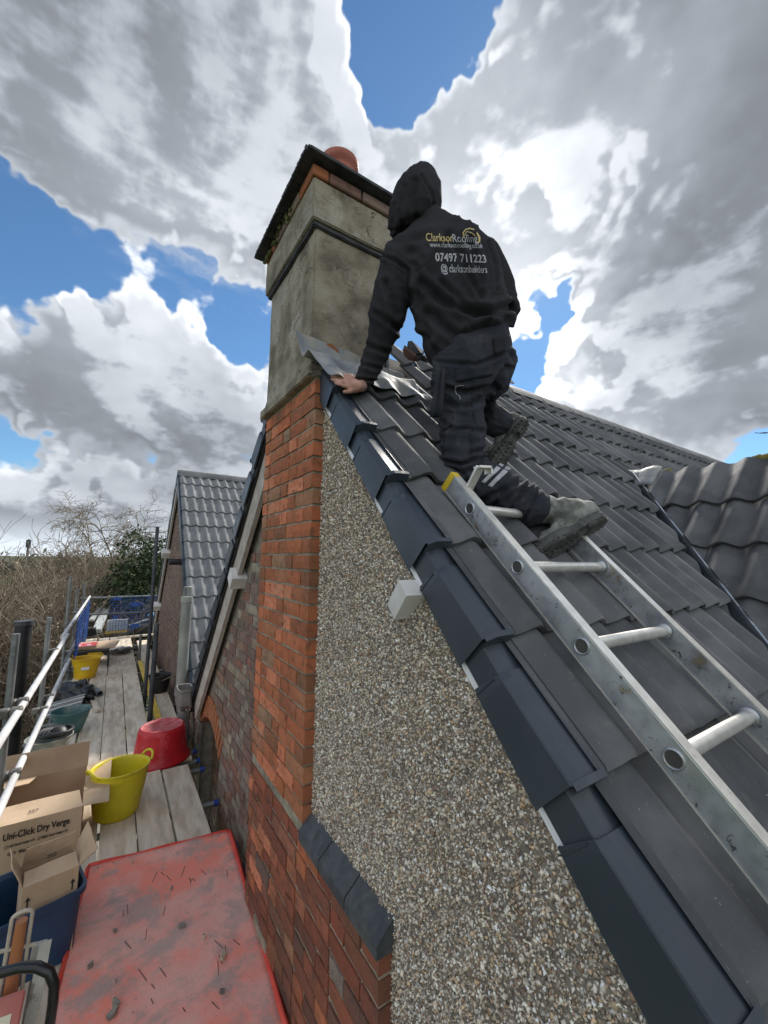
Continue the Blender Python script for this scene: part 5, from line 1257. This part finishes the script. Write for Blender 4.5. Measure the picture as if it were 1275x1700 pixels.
folds(hm, [(a, A*1.7, w*1.15) for a, A, w in CR], .009, (.020, .012), 4, .0006)
hood_ie = link('hoodie', hm, M_['hoodie'], man)
mb = MB()
loft(mb, [((653,392),(716,374),2.01,.105),((646,376),(726,362),2.015,.125),((646,355),(733,346),2.02,.138),((653,328),(733,324),2.03,.135),((668,306),(727,306),2.04,.110),((686,293),(718,294),2.05,.075),((697,289),(712,290),2.055,.03)])
hd2 = remesh(mb, .008, 5, .6)
folds(hd2, [([(700,290),(716,320),(722,360)], -.007, 2.4), ([(672,310),(664,350),(670,385)], -.009, 4), ([(690,300),(686,345),(692,380)], -.007, 4), ([(655,340),(652,380)], -.007, 3), ([(648,384),(690,372),(728,356)], -.010, 3)], .006, (.03, .014), 9, .0006)
link('hood', hd2, M_['hoodie'], hood_ie)
# prints: laid on the cloth of the back
bv = BVHTree.FromPolygons([v.co.copy() for v in hm.vertices], [tuple(p.vertices) for p in hm.polygons])
def lay(x, y, tree, off=.0022):
    r = ray(x, y); h = tree.ray_cast(Vector((0, 0, 0)), r)
    return (h[0]-r*off) if h[0] is not None else D(x, y, 1.9)
def print_text(txt, quad, m, bold=.0, name='lettering', skip=None):
    cu = bpy.data.curves.new('t', 'FONT'); cu.body = txt; cu.size = 1; cu.offset = bold; cu.resolution_u = 3
    tmp = bpy.data.objects.new('t', cu); S.collection.objects.link(tmp); dg = bpy.context.evaluated_depsgraph_get(); dg.update()
    me = bpy.data.meshes.new_from_object(tmp.evaluated_get(dg)); bpy.data.objects.remove(tmp); me.materials.clear()
    b = bmesh.new(); b.from_mesh(me); bmesh.ops.subdivide_edges(b, edges=[e for e in b.edges if e.calc_length() > .25], cuts=2)
    bmesh.ops.triangulate(b, faces=b.faces)
    w = max(v.co.x for v in b.verts); 
    (x0, y0), (x1, y1), (x2, y2), (x3, y3) = quad     # bl, br, tr, tl
    for v in b.verts:
        u, t = v.co.x/w, v.co.y/.72
        X = (x0*(1-u)+x1*u)*(1-t)+(x3*(1-u)+x2*u)*t; Y = (y0*(1-u)+y1*u)*(1-t)+(y3*(1-u)+y2*u)*t
        v.co = lay(X, Y, bv)
    b.to_mesh(me); b.free(); return link(name, me, m, hood_ie)
print_text('Clarkson', [(707,400),(753,401),(752,388),(706,386)], M_['gold_print'], .006)
print_text('Roofing', [(751,402),(794,402),(791,389),(749,388)], M_['reflect'], .0)
print_text('www.clarksonroofing.co.uk', [(714,410),(802,412),(801,404),(713,401)], M_['white_print'], .012)
print_text('07497 711223', [(723,433),(808,436),(806,423),(722,419)], M_['white_print'], .02)
print_text('@', [(732,450),(744,453),(743,440),(731,437)], M_['white_print'], .02, 'emblem')
print_text('clarksonbuilders', [(746,452),(809,453),(808,441),(745,438)], M_['white_print'], .008)
def arc_print(pts, w, m, name='emblem'):
    mb = MB(); vs = []
    for i, (x, y) in enumerate(pts):
        a = pts[max(0, i-1)]; b = pts[min(len(pts)-1, i+1)]; dx, dy = b[0]-a[0], b[1]-a[1]; l = math.hypot(dx, dy)
        ww = w[i] if isinstance(w, list) else w; vs += [lay(x-dy/l*ww, y+dx/l*ww, bv), lay(x+dy/l*ww, y-dx/l*ww, bv)]
    mb.add(vs, [(2*i, 2*i+1, 2*i+3, 2*i+2) for i in range(len(pts)-1)]); return mb.build(name, m, hood_ie)
arc_print([(769,394),(769,386),(773,381),(780,379),(787,381),(792,387),(796,394),(796,401),(790,404)], [.4,.8,.9,.9,.9,1.2,1.6,1.4,.4], M_['gold_print'])
arc_print([(770,393),(775,384),(781,386),(784,387),(789,392)], .6, M_['gold_print'])
# trousers --------------------------------------------------------------------
mb = MB()
loft(mb, [((728,588),(844,550),1.90,.135),((718,606),(850,580),1.885,.155),((716,632),(848,606),1.875,.160),((720,658),(832,636),1.87,.150),((730,672),(800,664),1.87,.12)])
limb(mb, [(754,630,1.87,.104),(765,672,1.84,.101),(768,720,1.80,.096),(767,765,1.765,.092),(766,786,1.75,.078)])
limb(mb, [(767,782,1.75,.080),(782,792,1.735,.090),(815,806,1.705,.089),(850,826,1.675,.084),(880,842,1.65,.086)], ends=True)
limb(mb, [(808,622,1.93,.100),(796,648,2.06,.095),(784,668,2.16,.088),(790,682,2.12,.082),(812,694,2.0,.076),(826,702,1.93,.072)])
limb(mb, [(818,600,1.92,.11),(812,630,1.93,.10)])
tm = remesh(mb, .0068, 7, .6)
TC = [([(722,640),(770,652),(820,640)], -.010, 4), ([(735,668),(770,676),(800,664)], -.009, 4), ([(731,765),(765,771),(800,762)], -.012, 3.5), ([(733,775),(768,785),(796,772)], -.012, 4), ([(735,750),(770,757),(804,748)], -.007, 4),
      ([(783,655),(786,700),(782,755)], -.006, 2), ([(850,590),(830,625),(800,655)], -.010, 4), ([(727,600),(790,606),(846,584)], -.006, 3), ([(815,640),(842,610)], -.009, 4),
      ([(800,830),(840,812),(868,796)], -.009, 4), ([(845,850),(862,826),(880,802)], -.009, 3), ([(820,840),(838,812),(850,790)], -.007, 4), ([(768,790),(785,815)], -.010, 4), ([(868,868),(884,838),(898,806)], -.007, 2.2), ([(736,700),(752,712),(800,716)], -.006, 3), ([(734,728),(790,735)], -.005, 4)]
folds(tm, [(a, A*1.5, w*1.1) for a, A, w in TC], .010, (.016, .022), 21, .0007)
trs = link('trousers', tm, M_['trouser'], man)
tv = BVHTree.FromPolygons([v.co.copy() for v in tm.vertices], [tuple(p.vertices) for p in tm.polygons])
def patch(name, quad, m, nu=8, nv=8, off=.004, th=.004, parent=None, curve=0, tree=None):
    (x0, y0), (x1, y1), (x2, y2), (x3, y3) = quad; rows = []
    for j in range(nv+1):
        t = j/nv; row = []
        for i in range(nu+1):
            u = i/nu; X = (x0*(1-u)+x1*u)*(1-t)+(x3*(1-u)+x2*u)*t; Y = (y0*(1-u)+y1*u)*(1-t)+(y3*(1-u)+y2*u)*t+curve*math.sin(math.pi*u)
            row.append(lay(X, Y, tree or tv, off))
        rows.append(row)
    return sheet(name, rows, m, parent or trs, th)
patch('reflective_band', [(799,800),(804,803),(837,772),(830,768)], M_['reflect'], 3, 12)
patch('reflective_band', [(810,806),(816,809),(849,777),(841,773)], M_['reflect'], 3, 12)
patch('pocket_flap', [(757,634),(818,622),(819,606),(756,614)], M_['trouser'], 10, 4, .008, .006)
patch('pocket_flap', [(733,716),(748,706),(752,690),(737,692)], M_['trouser'], 6, 6, .008, .006)
patch('cargo_pocket', [(735,763),(778,766),(779,712),(736,716)], M_['trouser'], 8, 8, .007, .006)
patch('belt_pouch', [(823,588),(839,584),(842,556),(819,560)], M_['hoodie'], 5, 6, .014, .008)
hs = []
for j in range(7):
    t = j/6; hs.append([D(724-11*t+(16+6*t)*i/4, 614+78*t+1.5*math.sin(i), 1.735+.02*math.sin(math.pi*i/4)-.015*t) for i in range(5)])
sheet('holster_pocket', hs, M_['trouser'], trs, .014)
mb = MB(); pts = [lay(x, y, tv, .006) for x, y in ((755,642),(760,641),(765,640),(770,640))]+[]; mb.tube(pts, .0013, 5); pts = [lay(x, y, tv, .006) for x, y in ((757,643),(755,648),(758,654),(763,658),(764,663))]; mb.tube(pts, .0017, 5); mb.build('torn_thread', M_['white_print'], trs)
# boots -----------------------------------------------------------------------
def boot(heel, toe, up, shaft, label=None):
    L_ = (toe-heel).length; x = (toe-heel).normalized(); z = (up-x*up.dot(x)).normalized(); y = z.cross(x); M = fr(heel, x, y, z); Mi = M.inverted()
    k = L_/.31
    bt = bpy.data.objects.new('x', None); bpy.data.objects.remove(bt)
    # sole outline
    out = []
    for i in range(28):
        a = 2*math.pi*i/28; t = (1-math.cos(a))/2; side = math.sin(a)
        w = .036+.016*_sst(t, .35, .72)-.010*_sst(t, .25, .45)*(1-_sst(t, .45, .65)); w *= math.sqrt(max(0, 1-(2*t-1)**6))
        out.append((t*L_, math.copysign(1, side)*w*k if abs(side) > 1e-6 else 0))
    up_ = MB(); secs = [(-.002, .034, .052, .070), (.03, .040, .058, .10), (.075, .041, .058, .115), (.12, .040, .052, .098), (.17, .045, .042, .075), (.22, .049, .034, .058), (.27, .044, .026, .046), (.305, .028, .016, .030)]
    n = 20; vs = []
    for (cx, hw, cz, hz_) in secs:
        for j in range(n):
            a = 2*math.pi*j/n; vs.append(M @ Vector((cx*k, hw*k*math.cos(a), max(.004, (cz+hz_*.5*math.sin(a))*k*.95))))
    kk_ = len(secs); up_.add(vs, [(i*n+j, i*n+(j+1) % n, (i+1)*n+(j+1) % n, (i+1)*n+j) for i in range(kk_-1) for j in range(n)]+[tuple(range(n))[::-1], tuple((kk_-1)*n+j for j in range(n))])
    a0 = M @ Vector((.052*k, 0, .07*k)); a1 = a0.lerp(shaft, .55); limb(up_, [(*a0, .050*k), (*a1, .054*k), (*shaft, .056*k)], True, True)
    um = remesh(up_, .0075, 5, .5)
    um.update(); nn = [v.normal.copy() for v in um.vertices]
    for v, q_ in zip(um.vertices, nn):
        l = Mi @ v.co; d = .0035*math.sin(l.x*95+l.z*40+3*noise.noise(l*18))*(1 if .08 < l.x < .25*k else .4)+.004*noise.noise(l*34)
        if abs(l.z-.040*k) < .004: d -= .003
        if abs(l.x-(.075+.5*(l.z-.05))*k) < .004 and l.z > .03: d -= .003
        v.co += q_*d
    bo = link('boot', um, M_['boot'], man)
    sm = MB(); top = [M @ Vector((a, b*1.03, .020)) for a, b in out]; mid = [M @ Vector((a+(a-L_/2)*.03, b*1.10, .006)) for a, b in out]; bot = [M @ Vector((a, b*1.04, -.012)) for a, b in out]
    vs = top+mid+bot; sm.add(vs, [(i, (i+1) % 28, 28+(i+1) % 28, 28+i) for i in range(28)]+[(28+i, 28+(i+1) % 28, 56+(i+1) % 28, 56+i) for i in range(28)]+[tuple(range(28)), tuple(range(56, 84))[::-1]])
    so_ = sm.build('sole', M_['sole'], bo, recalc=True)
    lg = MB()
    for zone, (t0, t1, n_) in enumerate(((.03, .27, 4), (.42, .97, 8))):
        for i in range(n_):
            t = t0+(t1-t0)*(i+.5)/n_; w = .034+.016*_sst(t, .35, .72); w *= k*math.sqrt(max(0, 1-(2*t-1)**6))
            for sg in (-1, 1):
                for part in (0, 1):
                    c0_ = Vector((t*L_+(.006 if part else -.006)*1, sg*(w*(.28 if part == 0 else .78)), -.017)); an = sg*(.75 if part == 0 else -.55)
                    lg.box((-.0105, -w*.27, -.006), (.0105, w*.27, .007), M @ Matrix.Translation(c0_) @ Matrix.Rotation(an, 4, 'Z'), bev=.002)
    tag(lg.build('tread', M_['sole'], bo), kind='stuff')
    mb2 = MB(); 
    for i in range(5):
        p = M @ Vector(((.10+.022*i)*k, 0, (.115-.014*i)*k)); mb2.tube([p-y*.022, p+z*.006, p+y*.022], .0028, 6)
    mb2.build('lace', M_['trouser'], bo)
    return bo
def _sst(x, a, b): t = max(0, min(1, (x-a)/(b-a))); return t*t*(3-2*t)
toeL = D(888, 922, 1.555); heelL = D(1003, 858, 1.60)
boot(heelL, toeL, D(915, 835, 1.70)-D(950, 888, 1.575), D(893, 846, 1.645))
toeR = D(812, 782, 1.94); heelR = D(872, 694, 1.88)
boot(heelR, toeR, D(812, 716, 2.02)-D(846, 742, 1.88), D(822, 700, 1.94))
# ------------------------------------------------------------------ ground and planting
gm = mat('garden_grass', [(.035,.06,.018),(.055,.085,.025),(.09,.085,.05)], .95, sc=.35, det=12, bump=.6, bsc=4)
me = mesh('ground', [(-900, -300, -6.6), (900, -300, -6.6), (900, 1500, -6.6), (-900, 1500, -6.6)], [(0, 1, 2, 3)]); tag(link('ground', me, gm), kind='structure')
pm = mat('paving', [(.16,.15,.13),(.24,.22,.19)], .9, sc=2, bump=.4, bsc=20)
me = mesh('path', [(-1.6, -3, -6.59), (1.0, -3, -6.59), (1.0, 14, -6.59), (-1.6, 14, -6.59)], [(0, 1, 2, 3)]); tag(link('path', me, pm), kind='structure')
M_['bark'] = mat('brown_bark', [(.075,.055,.040),(.13,.10,.075)], .9, sc=3, rand=.15)
M_['twig'] = mat('brown_twigs', [(.11,.085,.06),(.19,.15,.105),(.26,.22,.16)], .9, sc=1.5, rand=.12)
M_['evergreen'] = mat('dark_evergreen', [(.012,.028,.010),(.035,.060,.018),(.06,.085,.025)], .8, sc=2.5, lo=.3, hi=.7)
M_['leafy'] = mat('olive_leaves', [(.05,.07,.02),(.14,.15,.035),(.20,.18,.05)], .8, sc=2.5, lo=.3, hi=.7)
M_['ivy'] = mat('ivy', [(.015,.035,.012),(.04,.07,.02)], .7, sc=3, lo=.3, hi=.7)
def twigs(n_stem, H_, spread, lv, seed, r0=.03, up=.5, droop=0.):
    r = random.Random(seed); segs = []; trunk = []
    def grow(p, d, l, rad, k):
        n = 4 if k else 5
        for i in range(n):
            d2 = (d+Vector((r.gauss(0, .16), r.gauss(0, .16), r.gauss(0, .10)+(.05 if not droop or k < 2 else -droop)))).normalized(); q_ = p+d2*l/n
            (trunk if k == 0 else segs).append((p, q_, rad*(1-.18*i), rad*(1-.18*(i+1)))); p = q_; d = d2
            if k < lv and i > 0:
                for _ in range(2 if k else 3):
                    a = Vector((r.gauss(0, 1), r.gauss(0, 1), r.gauss(up, .6))).normalized(); grow(p, (d*.75+a*.8).normalized(), l*r.uniform(.42, .66), rad*.50, k+1)
    for _ in range(n_stem):
        a = r.uniform(0, 6.28); s = r.uniform(0, spread)
        grow(Vector((math.cos(a)*s*.3, math.sin(a)*s*.3, 0)), Vector((math.cos(a)*s*.35, math.sin(a)*s*.35, 1)).normalized(), H_*r.uniform(.6, .85), r0, 0)
    return trunk, segs
def seg_mesh(name, segs, m, minr=.0):
    a = np.array([s[0] for s in segs]); b = np.array([s[1] for s in segs]); ra = np.maximum([s[2] for s in segs], minr); rb = np.maximum([s[3] for s in segs], minr)
    t = b-a; t /= np.linalg.norm(t, axis=1)[:, None]+1e-9; u = np.cross(t, [.3, .5, .8]); u /= np.linalg.norm(u, axis=1)[:, None]+1e-9; w = np.cross(t, u)
    V_ = []
    for P, rr in ((a, ra), (b, rb)):
        for k in range(3): V_.append(P+(u*math.cos(2.094*k)+w*math.sin(2.094*k))*rr[:, None])
    V_ = np.stack(V_, 1).reshape(-1, 3); n = len(a); base = 6*np.arange(n)[:, None]
    f = np.concatenate([base+np.array([[k, (k+1) % 3, 3+(k+1) % 3, 3+k]]) for k in range(3)])
    me = bpy.data.meshes.new(name); me.vertices.add(len(V_)); me.vertices.foreach_set('co', V_.reshape(-1)); me.loops.add(f.size); me.loops.foreach_set('vertex_index', f.reshape(-1).astype(np.int32))
    me.polygons.add(len(f)); me.polygons.foreach_set('loop_start', (np.arange(len(f))*4).astype(np.int32)); me.polygons.foreach_set('loop_total', np.full(len(f), 4, np.int32)); me.update(calc_edges=True); me.materials.append(m); return me
def leaf_mesh(name, C_, size, m, seed=0, flat=0.):
    r = np.random.default_rng(seed); n = len(C_); q_ = r.normal(0, 1, (n, 3)); q_ /= np.linalg.norm(q_, axis=1)[:, None]; u = np.cross(q_, r.normal(0, 1, (n, 3))); u /= np.linalg.norm(u, axis=1)[:, None]; w = np.cross(q_, u)
    s = (size*np.exp(r.normal(0, .35, n)))[:, None]; V_ = np.stack([C_-u*s, C_-w*s*.6, C_+u*s, C_+w*s*.6], 1).reshape(-1, 3); f = np.arange(4*n)
    me = bpy.data.meshes.new(name); me.vertices.add(4*n); me.vertices.foreach_set('co', V_.reshape(-1)); me.loops.add(4*n); me.loops.foreach_set('vertex_index', f.astype(np.int32))
    me.polygons.add(n); me.polygons.foreach_set('loop_start', (np.arange(n)*4).astype(np.int32)); me.polygons.foreach_set('loop_total', np.full(n, 4, np.int32)); me.update(calc_edges=True); me.materials.append(m); return me
var = []
for sd in range(4):
    tr_, sg_ = twigs(9, 5.6, 1.4, 3, 100+sd, .04); pts_ = np.array([s[1] for s in sg_]); r_ = np.random.default_rng(sd)
    bud = pts_[r_.integers(0, len(pts_), 900)]+r_.normal(0, .08, (900, 3))
    var.append((seg_mesh('trunk', tr_, M_['bark'], .02), seg_mesh('crown', sg_, M_['twig'], .0058), leaf_mesh('buds', bud, .028, M_['card'], sd)))
print('TWIGS', len(sg_))
def shrub(v, loc, sc, rz, label, group='bare shrubs beyond the scaffold', name='shrub'):
    t = thing(name, label, 'shrub', tuple(loc), group); M = Matrix.Translation(loc) @ Matrix.Rotation(rz, 4, 'Z') @ Matrix.Diagonal((sc[0], sc[0], sc[1], 1))
    for nm, me in zip(('trunk', 'crown', 'buds'), v): o = link(nm, me, None, t, M)
    return t
spots_ = [(-9.5, 17, 1.15, 1.0), (-7.2, 15, 1.1, .98), (-5.6, 17.5, 1.2, 1.06), (-4.3, 14.5, 1.05, 1.02), (-3.4, 17, 1.15, 1.08), (-2.3, 14.2, 1.0, 1.04), (-1.5, 17.6, 1.15, 1.12), (-6.4, 22, 1.4, 1.13), (-3.0, 22, 1.35, 1.16), (-1.0, 23, 1.3, 1.17), (-4.9, 11.8, .9, .50), (-3.4, 11.2, .8, .46), (-2.6, 13.2, .75, .58), (.0, 24.5, 1.1, 1.08), (-8.3, 19, 1.2, 1.0), (-5.0, 20, 1.2, 1.02), (-2.2, 19.5, 1.1, 1.02), (-11, 21, 1.4, 1.1)]
for i, (x, y, s, h) in enumerate(spots_):
    shrub(var[i % 4], Vector((x, y, -6.6)), (s, h*.75), i*1.9, 'bare brown twiggy shrub in the tall tangled hedge left of the scaffold')
r_ = np.random.default_rng(5)
def clump(n, rx, ry, rz_, k=26, seed=1):
    r = np.random.default_rng(seed); c_ = r.normal(0, 1, (k, 3)); c_ /= np.linalg.norm(c_, axis=1)[:, None]; c_ *= np.array([rx, ry, rz_])*r.uniform(.55, .9, (k, 1)); i = r.integers(0, k, n)
    p = r.normal(0, 1, (n, 3)); p /= np.linalg.norm(p, axis=1)[:, None]; return c_[i]+p*np.array([rx, ry, rz_])*.36*r.uniform(.7, 1.08, (n, 1))
def leafy(name, label, loc, dims, n, size, m, seed, cat_='tree', group=None):
    t = thing(name, label, cat_, (loc[0], loc[1], -6.6), group); C_ = clump(n, *dims, k=44, seed=seed)
    link('crown', leaf_mesh('crown', C_, size, m, seed), None, t, Matrix.Translation(loc)); mb = MB(); mb.tube([(loc[0], loc[1], -6.6), (loc[0], loc[1], loc[2])], [.16, .07], 8); mb.build('trunk', M_['bark'], t)
leafy('conifer', 'dense dark green evergreen tree beyond the walkway end', (.95, 17.5, -2.4), (1.55, 1.5, 2.9), 26000, .055, M_['evergreen'], 3)
leafy('bush', 'olive yellow-green bush at the far left edge of the hedge', (-7.4, 24, -2.0), (1.9, 1.5, 2.6), 9000, .06, M_['leafy'], 4, 'bush')
leafy('bush', 'low dark ivy-clad bush behind the black flue pipe', (-2.4, 10.4, -4.6), (1.3, 1.0, 1.3), 9000, .045, M_['ivy'], 6, 'bush')
leafy('bush', 'dark green bush below the nearest handrail post', (-2.6, 7.6, -5.6), (1.3, 1.6, 1.0), 9000, .045, M_['ivy'], 7, 'bush')
# weeping birch
tr_, sg_ = twigs(1, 9.6, .1, 4, 55, .16, .3, .16)
tb = thing('birch_tree', 'bare weeping birch rising above the hedge against the clouds', 'tree', (-.1, 38, -6.6)); 
link('trunk', seg_mesh('trunk', tr_, M_['bark'], .03), None, tb, Matrix.Translation((-.1, 38, -6.6))); link('crown', seg_mesh('crown', sg_, M_['twig'], .012), None, tb, Matrix.Translation((-.1, 38, -6.6)))
# distant belt of trees and a mast
C_ = []
for i in range(160):
    a = R_(-58+i*.62); d_ = 150+40*random.random(); c_ = np.array([math.sin(a)*d_, math.cos(a)*d_, -4.5]); h_ = random.uniform(3.0, 5.2); C_.append(c_+np.random.default_rng(i).normal(0, 1, (260, 3))*np.array([3.5, 3.5, h_*.38]))
tag(link('far_woodland', leaf_mesh('w', np.concatenate(C_), .55, mat('far_wood', [(.10,.095,.075),(.13,.13,.09)], .9, sc=.1)), None), kind='stuff')
mt = thing('mast', 'slim dark mast on the horizon above the hedge', 'mast', (-15.5, 110, -6.6)); P_m = ray(47, 905)*118
mb = MB(); mb.tube([(P_m.x, P_m.y, -6.6), (P_m.x, P_m.y, 1.0), (P_m.x, P_m.y, 3.2)], [.25, .22, .12], 8); mb.build('pole', M_['dtube'], mt)
mb = MB(); mb.tube([(P_m.x, P_m.y, 1.3), (P_m.x, P_m.y, 3.0)], .45, 8); mb.build('head', M_['dtube'], mt)
# flue, sheds
fl = thing('flue_pipe', 'black chimney flue with cap standing among the shrubs', 'flue', (-1.30, 10, -6.6))
mb = MB(); mb.tube([(-1.30, 10, -6.6), (-1.30, 10, -1.30)], .125, 16); mb.build('pipe', M_['black'], fl)
mb = MB(); mb.tube([(-1.30, 10, -1.30), (-1.30, 10, -1.22)], .145, 16); mb.build('cap', M_['dtube'], fl)
sh = thing('shed', 'small shed with a brown felt roof at the left edge below the handrail', 'shed', (-3.3, 10, -6.6))
mb = MB(); mb.box((-5.2, 9.0, -6.6), (-2.35, 10.4, -2.6)); mb.build('wall', mat('brown_wall', [(.12,.08,.06),(.17,.12,.09)], .9, sc=4), sh)
mb = MB(); mb.add([(-5.4, 8.8, -2.55), (-2.2, 8.8, -2.55), (-2.2, 9.7, -1.85), (-5.4, 9.7, -1.85), (-5.4, 10.6, -2.55), (-2.2, 10.6, -2.55)], [(0, 1, 2, 3), (3, 2, 5, 4)]); o = mb.build('roof', mat('shed_felt', [(.13,.11,.09),(.20,.18,.15)], .95, sc=6, bump=.6, bsc=30), sh); o.modifiers.new('t', 'SOLIDIFY').thickness = .05
gh = thing('greenhouse', 'white-framed greenhouse roof glimpsed through the shrubs at the left edge', 'greenhouse', (-4.5, 20, -6.6))
mb = MB(); 
for i in range(4):
    for j in range(2): mb.box((-6.2+.75*i, 18.6+.0*j, -3.6+.75*j), (-5.52+.75*i, 18.64, -2.92+.75*j))
mb.build('pane', mat('pale_glass', [(.45,.48,.50),(.58,.60,.62)], .3, sc=2), gh)
mb = MB(); mb.box((-6.3, 18.5, -6.6), (-3.1, 18.6, -3.65)); mb.build('wall', M_['white_paint'], gh)
an = thing('tv_aerial', 'small aerial just showing at the right edge above the wing roof', 'aerial', (6.2, 2.2, 1.2)); 
a_ = D(1262, 719, 6); b_ = D(1320, 716, 6); mb = MB(); mb.tube([a_, b_], .008, 6)
for k in range(4): q_ = a_.lerp(b_, k/4); mb.tube([q_-Vector((0, .06, .02)), q_+Vector((0, .06, .02))], .005, 5)
mb.build('boom', M_['dtube'], an); mb = MB(); mb.tube([b_, b_-Vector((0, 0, 1.8))], .018, 8); mb.build('pole', M_['dtube'], an)
